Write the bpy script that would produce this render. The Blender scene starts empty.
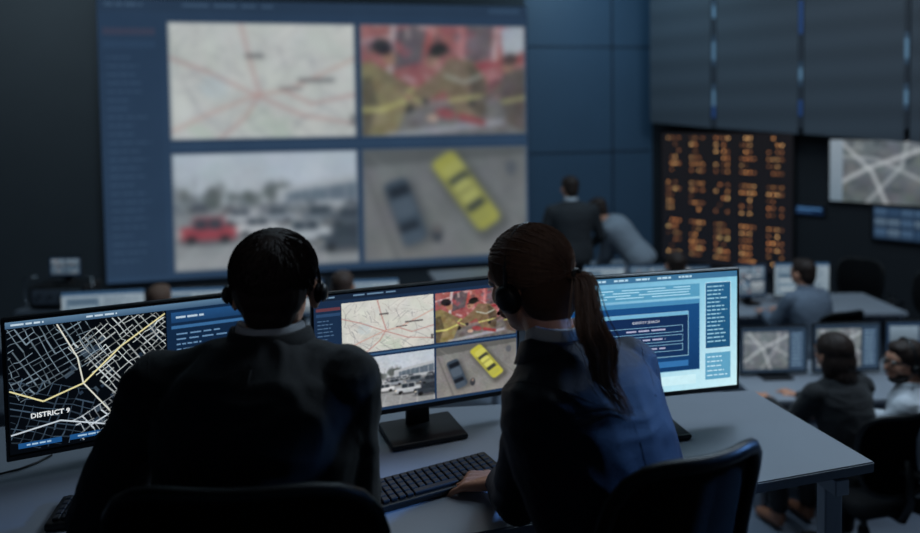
import bpy, bmesh, math, random
import numpy as np
from mathutils import Vector, Matrix, Euler, noise
from mathutils.bvhtree import BVHTree
random.seed(7)
S=bpy.context.scene
COL=S.collection
try:
    S.view_settings.view_transform='Standard'; S.view_settings.look='None'
except Exception as e: print(e)

# ------------------------------------------------------------ camera
F=700.0; PITCH=math.radians(2.5); ROLL=0.015; CAMZ=1.64
CY=120+F*math.tan(PITCH)
f=Vector((0,math.cos(PITCH),-math.sin(PITCH))); r0=Vector((1,0,0)); u0=r0.cross(f)
rr=math.cos(ROLL)*r0-math.sin(ROLL)*u0; uu=math.cos(ROLL)*u0+math.sin(ROLL)*r0
C0=Vector((0,0,CAMZ))
cd=bpy.data.cameras.new('camera'); cam=bpy.data.objects.new('camera',cd); COL.objects.link(cam)
m=Matrix((rr,uu,-f)).transposed().to_4x4(); m.translation=C0; cam.matrix_world=m
cd.sensor_width=36; cd.lens=F/920*36; cd.shift_y=(CY-266.5)/920; cd.clip_start=0.05
cd.dof.use_dof=True; cd.dof.focus_distance=1.68; cd.dof.aperture_fstop=1.4
S.camera=cam
def ray(px,py): return f+rr*((px-460)/F)-uu*((py-CY)/F)
def onz(px,py,z):
    d=ray(px,py); t=(z-CAMZ)/d.z; return C0+d*t
def ony(px,py,y):
    d=ray(px,py); return C0+d*(y/d.y)

# ------------------------------------------------------------ helpers
def lin(c):
    def g(v):
        v/=255.0
        return v/12.92 if v<=0.04045 else ((v+0.055)/1.055)**2.4
    return (g(c[0]),g(c[1]),g(c[2]),1)
MATS={}
def mat(name,c,rough=0.6,metal=0,emit=0,bump=0,scale=60,vary=0,stretch=None,sheen=0,spec=0.5):
    if name in MATS: return MATS[name]
    m=bpy.data.materials.new(name); m.use_nodes=True; nt=m.node_tree; b=nt.nodes['Principled BSDF']
    b.inputs['Base Color'].default_value=lin(c); b.inputs['Roughness'].default_value=rough
    b.inputs['Metallic'].default_value=metal
    b.inputs['Specular IOR Level'].default_value=spec
    if sheen: b.inputs['Sheen Weight'].default_value=sheen
    if emit:
        b.inputs['Emission Color'].default_value=lin(c); b.inputs['Emission Strength'].default_value=emit
    if bump or vary:
        tc=nt.nodes.new('ShaderNodeTexCoord'); mp=nt.nodes.new('ShaderNodeMapping')
        if stretch: mp.inputs['Scale'].default_value=stretch
        n=nt.nodes.new('ShaderNodeTexNoise'); n.inputs['Scale'].default_value=scale; n.inputs['Detail'].default_value=4
        nt.links.new(tc.outputs['Object'],mp.inputs[0]); nt.links.new(mp.outputs[0],n.inputs['Vector'])
        if bump:
            bp=nt.nodes.new('ShaderNodeBump'); bp.inputs['Strength'].default_value=bump; bp.inputs['Distance'].default_value=0.01
            nt.links.new(n.outputs['Fac'],bp.inputs['Height']); nt.links.new(bp.outputs[0],b.inputs['Normal'])
        if vary:
            mx=nt.nodes.new('ShaderNodeMix'); mx.data_type='RGBA'
            l=lin(c); mx.inputs['A'].default_value=[x*(1-vary) for x in l[:3]]+[1]; mx.inputs['B'].default_value=[min(1,x*(1+vary)) for x in l[:3]]+[1]
            nt.links.new(n.outputs['Fac'],mx.inputs['Factor']); nt.links.new(mx.outputs['Result'],b.inputs['Base Color'])
    MATS[name]=m; return m
def slat_mat(name,c,pitch):
    m=mat(name,c,.6); nt=m.node_tree; b=nt.nodes['Principled BSDF']
    tc=nt.nodes.new('ShaderNodeTexCoord'); wv=nt.nodes.new('ShaderNodeTexWave'); wv.bands_direction='Z'; wv.inputs['Scale'].default_value=pitch
    cr=nt.nodes.new('ShaderNodeMix'); cr.data_type='RGBA'; l=lin(c)
    cr.inputs['A'].default_value=[x*.8 for x in l[:3]]+[1]; cr.inputs['B'].default_value=l
    nt.links.new(tc.outputs['Object'],wv.inputs['Vector']); nt.links.new(wv.outputs['Fac'],cr.inputs['Factor']); nt.links.new(cr.outputs['Result'],b.inputs['Base Color'])
    bp=nt.nodes.new('ShaderNodeBump'); bp.inputs['Strength'].default_value=.15; nt.links.new(wv.outputs['Fac'],bp.inputs['Height']); nt.links.new(bp.outputs[0],b.inputs['Normal'])
    return m
def screen_mat(name,strength,tint=(1,1,1),nz=0.25,sc=30):
    if name in MATS: return MATS[name]
    m=bpy.data.materials.new(name); m.use_nodes=True; nt=m.node_tree
    for n in list(nt.nodes): nt.nodes.remove(n)
    o=nt.nodes.new('ShaderNodeOutputMaterial'); e=nt.nodes.new('ShaderNodeEmission'); a=nt.nodes.new('ShaderNodeAttribute'); a.attribute_name='Col'
    tc=nt.nodes.new('ShaderNodeTexCoord'); n=nt.nodes.new('ShaderNodeTexNoise'); n.inputs['Scale'].default_value=sc; n.inputs['Detail'].default_value=5
    mr=nt.nodes.new('ShaderNodeMapRange'); mr.inputs['From Min'].default_value=0.3; mr.inputs['From Max'].default_value=0.7
    mr.inputs['To Min'].default_value=(1-nz)*strength; mr.inputs['To Max'].default_value=(1+nz)*strength
    nt.links.new(tc.outputs['Object'],n.inputs['Vector']); nt.links.new(n.outputs['Fac'],mr.inputs['Value'])
    nt.links.new(a.outputs['Color'],e.inputs['Color']); nt.links.new(mr.outputs[0],e.inputs['Strength']); nt.links.new(e.outputs[0],o.inputs[0])
    MATS[name]=m; return m
def empty(name,label,cat,loc=(0,0,0),rz=0,group=None):
    o=bpy.data.objects.new(name,None); o.empty_display_size=0.05; COL.objects.link(o)
    o.location=loc; o.rotation_euler=(0,0,rz); o['label']=label; o['category']=cat
    if group: o['group']=group
    return o
def obj(name,me,mt=None,parent=None,loc=(0,0,0),rot=(0,0,0),smooth=False):
    o=bpy.data.objects.new(name,me); COL.objects.link(o); o.location=loc; o.rotation_euler=rot
    if parent: o.parent=parent
    if mt and not me.materials: me.materials.append(mt)
    if smooth: me.polygons.foreach_set('use_smooth',[True]*len(me.polygons))
    return o
def tag(o,label,cat,group=None):
    o['label']=label; o['category']=cat
    if group: o['group']=group
    return o
def bm_me(bm,name='m'):
    bmesh.ops.recalc_face_normals(bm,faces=bm.faces)
    me=bpy.data.meshes.new(name); bm.to_mesh(me); bm.free(); return me
def box_bm(bm,c,s,bev=0,rot=None,seg=2):
    b2=bmesh.new(); bmesh.ops.create_cube(b2,size=1)
    for v in b2.verts: v.co=Vector((v.co.x*s[0],v.co.y*s[1],v.co.z*s[2]))
    if bev: bmesh.ops.bevel(b2,geom=b2.edges[:],offset=bev,segments=seg,affect='EDGES',profile=0.5)
    R=rot.to_matrix() if rot else Matrix.Identity(3)
    for v in b2.verts: v.co=R@v.co+Vector(c)
    t=bpy.data.meshes.new('t'); b2.to_mesh(t); b2.free(); bm.from_mesh(t); bpy.data.meshes.remove(t)
def box(c,s,bev=0,rot=None,seg=2):
    bm=bmesh.new(); box_bm(bm,c,s,bev,rot,seg); return bm_me(bm)
def frame_of(d):
    d=d.normalized(); a=Vector((0,0,1)) if abs(d.z)<0.9 else Vector((1,0,0))
    x=a.cross(d).normalized(); return x,d.cross(x).normalized()
def tube_bm(bm,pts,rad,n=8,closed=False,flat=1.0):
    pts=[Vector(p) for p in pts]; N=len(pts); rings=[]; px=None
    if not hasattr(rad,'__len__'): rad=[rad]*N
    for i,p in enumerate(pts):
        if closed: d=pts[(i+1)%N]-pts[i-1]
        else: d=pts[min(i+1,N-1)]-pts[max(i-1,0)]
        d.normalize()
        if px is None: x,y=frame_of(d)
        else:
            x=(px-d*px.dot(d)).normalized(); y=d.cross(x)
        px=x
        rings.append([bm.verts.new(p+(x*math.cos(2*math.pi*k/n)+y*math.sin(2*math.pi*k/n)*flat)*rad[i]) for k in range(n)])
    for i in range(N if closed else N-1):
        a=rings[i]; b=rings[(i+1)%N]
        for k in range(n): bm.faces.new((a[k],a[(k+1)%n],b[(k+1)%n],b[k]))
    if not closed:
        bm.faces.new(rings[0][::-1]); bm.faces.new(rings[-1])
def tube(pts,rad,n=8,closed=False,flat=1.0):
    bm=bmesh.new(); tube_bm(bm,pts,rad,n,closed,flat); return bm_me(bm)
def cyl_bm(bm,p1,p2,r1,r2=None,n=20,bev=0):
    r2=r1 if r2 is None else r2
    p1=Vector(p1);p2=Vector(p2)
    if bev:
        d=(p2-p1).normalized()*bev
        tube_bm(bm,[p1,p1+d,p2-d,p2],[r1-bev,r1,r2,r2-bev],n)
    else: tube_bm(bm,[p1,p2],[r1,r2],n)
def cyl(p1,p2,r1,r2=None,n=20,bev=0):
    bm=bmesh.new(); cyl_bm(bm,p1,p2,r1,r2,n,bev); return bm_me(bm)
def sph_bm(bm,c,r,R=None,seg=16):
    v=bmesh.ops.create_uvsphere(bm,u_segments=seg,v_segments=max(6,seg*2//3),radius=1)['verts']
    R=R or Matrix.Identity(3)
    for q in v: q.co=R@Vector((q.co.x*r[0],q.co.y*r[1],q.co.z*r[2]))+Vector(c)
def cap_bm(bm,p1,p2,r1,r2,n=14):
    p1=Vector(p1);p2=Vector(p2); d=p2-p1
    if d.length<1e-5: sph_bm(bm,p1,(r1,)*3); return
    d.normalize(); pts=[];rad=[]
    for a in (-85,-60,-30): 
        t=math.radians(a); pts.append(p1+d*r1*math.sin(t)); rad.append(r1*math.cos(t))
    pts+=[p1,p2]; rad+=[r1,r2]
    for a in (30,60,85):
        t=math.radians(a); pts.append(p2+d*r2*math.sin(t)); rad.append(r2*math.cos(t))
    tube_bm(bm,pts,rad,n)
def loft_bm(bm,secs,n=28,e=2.2):
    rings=[]
    for (c,a,b) in secs:
        c=Vector(c);ring=[]
        for k in range(n):
            t=2*math.pi*k/n; cs,sn=math.cos(t),math.sin(t)
            ring.append(bm.verts.new(c+a*math.copysign(abs(cs)**(2/e),cs)+b*math.copysign(abs(sn)**(2/e),sn)))
        rings.append(ring)
    for i in range(len(rings)-1):
        a,b=rings[i],rings[i+1]
        for k in range(n): bm.faces.new((a[k],a[(k+1)%n],b[(k+1)%n],b[k]))
    bm.faces.new(rings[0][::-1]); bm.faces.new(rings[-1])
def remesh(bm,voxel,sm=4,wr=0,freq=(6,6,6),seed=0):
    bmesh.ops.recalc_face_normals(bm,faces=bm.faces)
    me=bpy.data.meshes.new('t'); bm.to_mesh(me); bm.free()
    o=bpy.data.objects.new('t',me); COL.objects.link(o)
    md=o.modifiers.new('r','REMESH'); md.mode='VOXEL'; md.voxel_size=voxel
    if sm:
        s=o.modifiers.new('s','SMOOTH'); s.iterations=sm; s.factor=0.5
    dg=bpy.context.evaluated_depsgraph_get(); dg.update()
    out=bpy.data.meshes.new_from_object(o.evaluated_get(dg))
    bpy.data.objects.remove(o); bpy.data.meshes.remove(me)
    if wr:
        nr=[v.normal.copy() for v in out.vertices]
        for v,nn in zip(out.vertices,nr):
            p=Vector((v.co.x*freq[0],v.co.y*freq[1],v.co.z*freq[2]+seed))
            w=noise.noise(p*.6+Vector((9,2,4)))
            p=p+Vector((w,w*.7,-w))*1.2
            q=noise.noise(p)
            q2=1-abs(noise.noise(p*1.2+Vector((5,3,1))))*2.4
            q3=1-abs(noise.noise(Vector((p.x*1.2+p.z*.8,p.y*1.4,p.z*2.1))+Vector((1,7,3))))*3
            v.co+=nn*wr*(q*0.6+q2*0.45+max(-.3,q3)*.55)
    out.polygons.foreach_set('use_smooth',[True]*len(out.polygons))
    return out

# ------------------------------------------------------------ small raster painter for camera feeds
class Ras:
    def __init__(s,W,H,c,c2=None,seed=1):
        s.W=W;s.H=H;s.ar=W/H; s.a=np.zeros((H,W,3)); s.rng=np.random.RandomState(seed)
        y=np.linspace(0,1,H)[:,None,None]; c=np.array(c,float);c2=np.array(c2 if c2 else c,float)
        s.a[:]=c*(1-y)+c2*y
        s.X,s.Y=np.meshgrid(np.linspace(0,1,W),np.linspace(0,1,H))
    def blend(s,mk,c,al=1):
        mk=mk[...,None]*al; s.a=s.a*(1-mk)+np.array(c,float)*mk
    def poly(s,P,c,al=1):
        ins=np.zeros((s.H,s.W),bool); n=len(P)
        for i in range(n):
            x0,y0=P[i];x1,y1=P[(i+1)%n]
            if y0==y1: continue
            cond=((s.Y>=min(y0,y1))&(s.Y<max(y0,y1)))&(s.X<(x1-x0)*(s.Y-y0)/(y1-y0)+x0)
            ins^=cond
        s.blend(ins.astype(float),c,al)
    def ell(s,x,y,rx,ry,c,rot=0,soft=.15,al=1):
        dx=(s.X-x)*s.ar;dy=s.Y-y; a=dx*math.cos(rot)+dy*math.sin(rot); b=-dx*math.sin(rot)+dy*math.cos(rot)
        d=np.sqrt((a/rx)**2+(b/ry)**2); s.blend(np.clip((1-d)/soft+.5,0,1),c,al)
    def rq(s,x,y,hx,hy,rot,c,al=1,soft=.02):
        dx=(s.X-x)*s.ar;dy=s.Y-y; a=abs(dx*math.cos(rot)+dy*math.sin(rot)); b=abs(-dx*math.sin(rot)+dy*math.cos(rot))
        r=min(hx,hy)*.5; qx=np.maximum(a-hx+r,0);qy=np.maximum(b-hy+r,0); d=np.sqrt(qx*qx+qy*qy)-r
        s.blend(np.clip(-d/soft+.5,0,1),c,al)
    def line(s,P,w,c,al=1,soft=.006):
        for (x0,y0),(x1,y1) in zip(P[:-1],P[1:]):
            ax,ay=x0*s.ar,y0;bx,by=x1*s.ar,y1; dx,dy=bx-ax,by-ay; L=dx*dx+dy*dy or 1e-9
            t=np.clip(((s.X*s.ar-ax)*dx+(s.Y-ay)*dy)/L,0,1); d=np.hypot(s.X*s.ar-ax-t*dx,s.Y-ay-t*dy)
            s.blend(np.clip((w/2-d)/soft+.5,0,1),c,al)
    def noise(s,amp,cell,mask=None):
        n=s.rng.randn(int(cell/s.ar)+2,cell+2,1)*.8+s.rng.randn(int(cell/s.ar)+2,cell+2,3)*.25
        gy=s.Y*(n.shape[0]-1.001);gx=s.X*(n.shape[1]-1.001); iy=gy.astype(int);ix=gx.astype(int);fy=(gy-iy)[...,None];fx=(gx-ix)[...,None]
        v=(n[iy,ix]*(1-fx)+n[iy,ix+1]*fx)*(1-fy)+(n[iy+1,ix]*(1-fx)+n[iy+1,ix+1]*fx)*fy
        if mask is not None: v=v*mask[...,None]
        s.a+=v*amp
    def blur(s,k=1):
        for _ in range(k):
            p=np.pad(s.a,((1,1),(1,1),(0,0)),'edge'); s.a=(p[1:-1,1:-1]*4+p[:-2,1:-1]*2+p[2:,1:-1]*2+p[1:-1,:-2]*2+p[1:-1,2:]*2+p[:-2,:-2]+p[2:,2:]+p[:-2,2:]+p[2:,:-2])/16
        return s
    def copy(s):
        import copy as cp
        q=cp.copy(s); q.a=s.a.copy(); return q
def ras_roadmap():
    r=Ras(130,92,(218,218,210),(210,209,202),3); rnd=random.Random(3); r.noise(5,12)
    for k in range(7): r.ell(rnd.random(),rnd.random(),rnd.uniform(.06,.2),rnd.uniform(.05,.14),rnd.choice([(196,206,190),(224,221,212),(194,204,206)]),rnd.random()*3,.4,.7)
    for k in range(120):
        x=rnd.random();y=rnd.random();a=rnd.choice([.3,-.5,1.2,-1.1,.7]);l=rnd.uniform(.08,.4);P=[(x,y)]
        for j in range(4):
            a+=rnd.uniform(-.4,.4); P.append((P[-1][0]+math.cos(a)*l/4*.7,P[-1][1]+math.sin(a)*l/4))
        r.line(P,rnd.choice([.006,.010]),rnd.choice([(160,158,158),(184,176,170),(146,146,150),(236,233,226)]),.7)
    for P in ([(0,.93),(.2,.78),(.45,.62),(.62,.58),(.8,.45),(1,.3)],[(.38,0),(.42,.3),(.47,.6),(.4,.8),(.25,1)],[(0,.3),(.2,.42),(.45,.62),(.7,.8),(1,.88)],[(.6,.58),(.75,.7),(1,.62)]): r.line(P,.02,(186,128,122),.7)
    r.line([(0,.93),(.2,.78),(.45,.62),(.62,.58),(.8,.45),(1,.3)],.008,(226,190,170))
    for q in ((.4,.27,.5,.30),(.68,.48,.88,.515),(.58,.56,.7,.58),(.965,.8,.995,.9)): r.poly([(q[0],q[1]),(q[2],q[1]),(q[2],q[3]),(q[0],q[3])],(92,88,88),.85)
    return r
def ras_rescue():
    r=Ras(130,92,(168,128,126),(124,108,100),4); rnd=random.Random(12)
    r.poly([(0,.0),(1,0),(1,.62),(0,.72)],(164,94,92)); 
    r.poly([(.22,.02),(.40,.0),(.36,.34),(.2,.4)],(96,84,88)); r.poly([(.64,.0),(.80,.0),(.78,.3),(.62,.36)],(110,92,96)); r.poly([(.84,.0),(1,.0),(1,.24),(.86,.3)],(188,194,202))
    r.line([(.2,0),(.17,.45)],.05,(206,190,190)); r.line([(.42,0),(.38,.3)],.035,(186,86,84)); r.line([(.6,0),(.6,.35)],.045,(206,130,128)); r.line([(.82,0),(.8,.36)],.03,(216,206,206))
    r.line([(.0,.16),(.2,.1)],.02,(226,200,196)); r.line([(.62,.4),(1,.3)],.04,(150,52,56)); r.line([(.66,.5),(1,.42)],.025,(206,140,138))
    for k in range(60): r.rq(rnd.random(),rnd.uniform(0,.6),rnd.uniform(.015,.07),rnd.uniform(.008,.03),rnd.uniform(0,3),rnd.choice([(186,84,84),(132,58,62),(220,190,188),(70,54,58),(156,72,78),(200,160,158),(120,110,116)]),.7)
    r.poly([(0,.78),(1,.66),(1,1.1),(0,1.1)],(112,106,104)); 
    K=(128,106,82);K2=(90,74,60);Y=(200,196,118);D=(38,34,36);SK=(178,134,112)
    r.poly([(.52,.30),(.66,.32),(.76,.5),(.74,.82),(.58,.86),(.50,.6),(.42,.5)],K); r.poly([(.64,.34),(.72,.44),(.76,.56),(.74,.82),(.66,.78)],K2)
    r.poly([(.46,.42),(.34,.56),(.26,.70),(.31,.75),(.44,.64),(.56,.52)],K); r.line([(.30,.65),(.36,.70)],.03,Y); r.line([(.53,.68),(.75,.64)],.03,Y); r.line([(.50,.46),(.62,.52),(.72,.46)],.022,(196,196,186)); r.ell(.28,.75,.035,.04,D)
    r.ell(.43,.31,.06,.08,SK,.4); r.ell(.462,.225,.085,.065,D,-.35); r.line([(.39,.28),(.53,.24)],.02,D); r.ell(.41,.33,.02,.02,(120,84,70))
    r.poly([(-.02,.36),(.06,.32),(.18,.44),(.28,.70),(.20,1.0),(-.02,1.0)],(140,124,86)); r.poly([(-.02,.5),(.06,.46),(.1,.7),(.04,1.),(-.02,1.)],(98,86,64)); r.line([(-.02,.76),(.12,.76),(.26,.68)],.035,(206,200,116)); r.line([(.12,.42),(.26,.56),(.36,.66)],.06,(128,110,80)); r.line([(.27,.62),(.31,.57)],.03,(200,196,116))
    r.ell(.165,.29,.055,.08,(176,128,104),-.4); r.ell(.13,.20,.09,.07,D,.35); r.ell(.38,.69,.03,.03,D)
    r.poly([(.86,.42),(1.02,.38),(1.02,1.),(.88,.9),(.82,.6)],(92,78,72)); r.line([(.85,.7),(1.,.66)],.028,(190,188,116)); r.ell(.885,.38,.045,.06,(160,112,92),.5); r.ell(.90,.31,.07,.055,(70,46,46),-.3); r.line([(.88,.52),(.78,.64),(.68,.70)],.05,(96,82,74)); r.ell(.66,.71,.03,.03,D)
    r.ell(.50,.80,.09,.05,(150,70,72),.3,.4); r.ell(.42,.84,.05,.035,(206,170,150),.2); r.rq(.5,.94,.5,.03,-.12,(172,172,180),.8); r.rq(.66,.86,.12,.03,.3,(150,58,60))
    r.noise(8,50); r.noise(9,22); r.blur(1); return r
def r_car(r,x,y,s,col,dark=(46,52,60)):
    c=np.array(col,float)
    r.ell(x,y+.01*s,.2*s,.03*s,(60,60,62),0,.5,.7)
    r.rq(x,y-.05*s,.18*s,.05*s,0,c); r.rq(x+.005,y-.115*s,.105*s,.055*s,0,c*.92); r.rq(x-.0,y-.118*s,.09*s,.036*s,0,dark); r.rq(x,y-.115*s,.006*s,.04*s,0,c*.9); r.rq(x,y-.065*s,.17*s,.008*s,0,np.minimum(255,c*1.2),.8)
    for d in(-.09,.09): r.ell(x+d*s/ r.ar*1.2,y-.005*s,.03*s,.032*s,(26,26,28))
    r.ell(x-.125*s,y-.05*s,.014*s,.012*s,(236,220,200))
def ras_parking():
    r=Ras(130,92,(196,204,214),(212,214,216),5); rnd=random.Random(5); r.noise(5,8)
    r.poly([(0,.44),(1,.42),(1,1.1),(0,1.1)],(138,140,142)); r.poly([(0,.62),(1,.6),(1,1.1),(0,1.1)],(158,158,158),.7)
    for k in range(40): r.ell(rnd.uniform(0,.62),.38+rnd.uniform(-.07,.06),rnd.uniform(.02,.07),rnd.uniform(.03,.08),rnd.choice([(92,98,98),(112,116,114),(78,84,80),(120,126,130)]),0,.5,.7)
    for k in range(16): x=rnd.uniform(0,.6); r.line([(x,.42),(x+rnd.uniform(-.02,.02),.16+rnd.random()*.1)],.006,(110,108,108),.7)
    r.poly([(.55,.47),(.55,.32),(1,.22),(1,.5)],(182,186,190)); r.poly([(.6,.44),(.6,.36),(1,.28),(1,.43)],(96,108,120)); 
    for k in range(8): r.line([(.63+k*.05,.45),(.63+k*.05,.33-.01*k)],.006,(190,194,198),.8)
    for k in range(22): r_car(r,rnd.random(),.5+rnd.uniform(-.01,.05),.35,rnd.choice([(90,94,100),(196,198,202),(150,154,160),(110,96,96),(80,82,90)]))
    for a in ((.35,.6,.7,(190,192,196)),(.55,.6,.7,(146,152,160)),(.78,.62,.85,(94,100,108)),(.95,.66,.9,(70,76,84)),(.44,.7,.85,(212,212,214)),(.18,.74,1.15,(160,56,64)),(.7,.78,1.1,(186,190,194)),(.93,.86,1.2,(54,60,68))): r_car(r,*a)
    for k in range(5): r.line([(.0+k*.2,1.0),(.12+k*.17,.78)],.01,(206,206,204),.7)
    r.poly([(0,.9),(.25,.86),(.5,.93),(.4,1.1),(0,1.1)],(176,176,176),.6)
    r.noise(6,60); r.blur(1); return r
def ras_cars():
    r=Ras(130,92,(124,123,122),(142,139,136),6); r.noise(7,7); r.noise(6,70)
    r.poly([(0,0),(1,0),(1,.08),(0,.16)],(88,88,86),.7); r.line([(.02,.2),(.2,1)],.03,(104,102,100),.7); r.line([(.5,0),(1,.75)],.02,(112,110,106),.6); r.line([(.05,.05),(.75,1)],.015,(148,145,140),.6)
    for k in range(7): r.line([(.05+.13*k,0),(.2+.14*k,1)],.012,(112,110,108),.35)
    r.rq(.275,.6,.30,.14,1.25,(70,70,70),.6,.08); r.rq(.65,.45,.42,.16,.98,(70,68,62),.6,.08)
    r.rq(.25,.56,.29,.105,1.25,(62,74,88)); r.rq(.24,.53,.09,.09,1.25,(86,98,112)); r.rq(.215,.38,.045,.09,1.25,(26,30,38)); r.rq(.27,.70,.04,.085,1.25,(28,32,40)); r.rq(.29,.8,.06,.09,1.25,(76,88,102))
    r.rq(.62,.4,.385,.118,.98,(196,190,74)); r.rq(.55,.215,.085,.098,.98,(208,204,96)); r.rq(.578,.285,.042,.094,.98,(64,66,58)); r.rq(.62,.4,.11,.084,.98,(214,211,108)); r.rq(.675,.53,.038,.088,.98,(62,64,56)); r.rq(.712,.635,.055,.094,.98,(186,182,80)); r.rq(.68,.36,.19,.007,.98,(120,118,66),.8); r.rq(.562,.44,.19,.007,.98,(120,118,66),.8); r.rq(.61,.4,.02,.084,.98,(150,146,76),.7)
    r.ell(.44,.78,.045,.08,(58,60,66)); r.ell(.44,.74,.02,.03,(150,130,120)); r.ell(.9,.2,.05,.07,(96,98,104))
    r.blur(1); return r
def ras_aerial(seed,base=(124,132,138)):
    r=Ras(60,42,base,tuple(v*.86 for v in base),seed); rnd=random.Random(seed); r.noise(10,12)
    for k in range(26): r.rq(rnd.random(),rnd.random(),rnd.uniform(.02,.08),rnd.uniform(.02,.05),rnd.choice([.6,-.9]),rnd.choice([(84,92,98),(150,158,162),(70,80,88),(104,112,118)]),.8)
    for P,w in (([(0,.8),(.4,.45),(1,.1)],.06),([(.1,0),(.45,.5),(.6,1)],.05),([(.4,1),(.75,.4),(.8,0)],.035),([(0,.25),(.5,.3),(1,.65)],.03)):
        r.line(P,w,(196,202,206),.9,.02)
    r.blur(1); return r
RAS=[ras_roadmap(),ras_rescue(),ras_parking(),ras_cars()]

# ------------------------------------------------------------ canvas for displays
class Canvas:
    def __init__(s,w,h,step=0.0001,wash=None): s.w=w;s.h=h;s.V=[];s.Fc=[];s.C=[];s.L=0;s.step=step;s.sub=(0,0,1,1);s.wash=wash
    def up(s): s.L+=1
    def win(s,x0,y0,x1,y1): s.sub=(x0,y0,x1-x0,y1-y0)
    def full(s): s.sub=(0,0,1,1)
    def col(s,c):
        if s.wash: k,q=s.wash; c=[a*(1-k)+b*k for a,b in zip(c,q)]  # haze painted into the display colours by mixing toward a tint
        return lin(c)
    def pt(s,x,y):
        x=min(1,max(0,x));y=min(1,max(0,y))
        x=s.sub[0]+x*s.sub[2]; y=s.sub[1]+y*s.sub[3]
        return ((x-0.5)*s.w,-s.L*s.step,(0.5-y)*s.h)
    def poly(s,pts,c,cs=None):
        i=len(s.V); s.V+=[s.pt(*p) for p in pts]; s.Fc.append(list(range(i,i+len(pts))))
        s.C+= [s.col(q) for q in cs] if cs else [s.col(c)]*len(pts)
    def raster(s,r,x0,y0,x1,y1,edge=None,gain=1.0):
        i=len(s.V); s.win(x0,y0,x1,y1); a=np.clip(r.a*gain,0,255).copy()
        if s.wash: a=a*(1-s.wash[0])+np.array(s.wash[1])*s.wash[0]
        if edge:
            ec=np.array(edge,float)
            for k,t in enumerate((.8,.5,.2)):
                for sl in ((k,slice(None)),(-1-k,slice(None)),(slice(None),k),(slice(None),-1-k)): a[sl]=a[sl]*(1-t)+ec*t
        a=a/255.; a=np.where(a<=.04045,a/12.92,((a+.055)/1.055)**2.4).reshape(-1,3).tolist()
        for yy in range(r.H):
            for xx in range(r.W): s.V.append(s.pt(xx/(r.W-1),yy/(r.H-1)))
        s.C+=[(q[0],q[1],q[2],1) for q in a]
        for yy in range(r.H-1):
            b=i+yy*r.W
            for xx in range(r.W-1): s.Fc.append([b+xx,b+xx+r.W,b+xx+r.W+1,b+xx+1])
        s.full()
    def rect(s,x0,y0,x1,y1,c,c2=None):
        s.poly([(x0,y0),(x0,y1),(x1,y1),(x1,y0)],c,[c,c2,c2,c] if c2 else None)
    def line(s,pts,wd,c):
        ax=s.h*s.sub[3]/(s.w*s.sub[2])
        for a,b in zip(pts[:-1],pts[1:]):
            dx=(b[0]-a[0])/ax;dy=b[1]-a[1];l=math.hypot(dx,dy)or 1
            nx=-dy/l*wd*ax/2;ny=dx/l*wd/2
            s.poly([(a[0]+nx,a[1]+ny),(b[0]+nx,b[1]+ny),(b[0]-nx,b[1]-ny),(a[0]-nx,a[1]-ny)],c)
    def quadr(s,x,y,hx,hy,rot,c):
        ax=s.h*s.sub[3]/(s.w*s.sub[2]);P=[]
        for a,b in((-hx,-hy),(-hx,hy),(hx,hy),(hx,-hy)):
            P.append((x+(a*math.cos(rot)-b*math.sin(rot))*ax,y+a*math.sin(rot)+b*math.cos(rot)))
        s.poly(P,c)
    def outline(s,x0,y0,x1,y1,wd,c): s.line([(x0,y0),(x1,y0),(x1,y1),(x0,y1),(x0,y0)],wd,c)
    def text(s,t,x,y,size,c,bold=0):
        cu=bpy.data.curves.new('t','FONT'); cu.body=t; cu.size=size*s.h; cu.offset=bold*s.h; cu.resolution_u=2
        o=bpy.data.objects.new('t',cu); COL.objects.link(o)
        dg=bpy.context.evaluated_depsgraph_get(); dg.update()
        me=bpy.data.meshes.new_from_object(o.evaluated_get(dg)); i=len(s.V)
        p0=s.pt(x,y)
        for v in me.vertices: s.V.append((p0[0]+v.co.x,p0[1],p0[2]+v.co.y)); s.C.append(lin(c))
        for p in me.polygons: s.Fc.append([i+k for k in p.vertices])
        bpy.data.objects.remove(o); bpy.data.meshes.remove(me); bpy.data.curves.remove(cu)
    def textbar(s,x,y,wd,ht,c):
        e=x+wd
        while x<e:
            w=random.uniform(0.15,0.4)*wd; s.rect(x,y,min(x+w,e),y+ht,c); x+=w+wd*0.06
    def mesh(s,mt):
        me=bpy.data.meshes.new('display'); me.from_pydata(s.V,[],s.Fc)
        a=me.color_attributes.new('Col','FLOAT_COLOR','POINT')
        a.data.foreach_set('color',np.array(s.C,dtype=np.float32).ravel())
        me.materials.append(mt); return me

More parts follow.
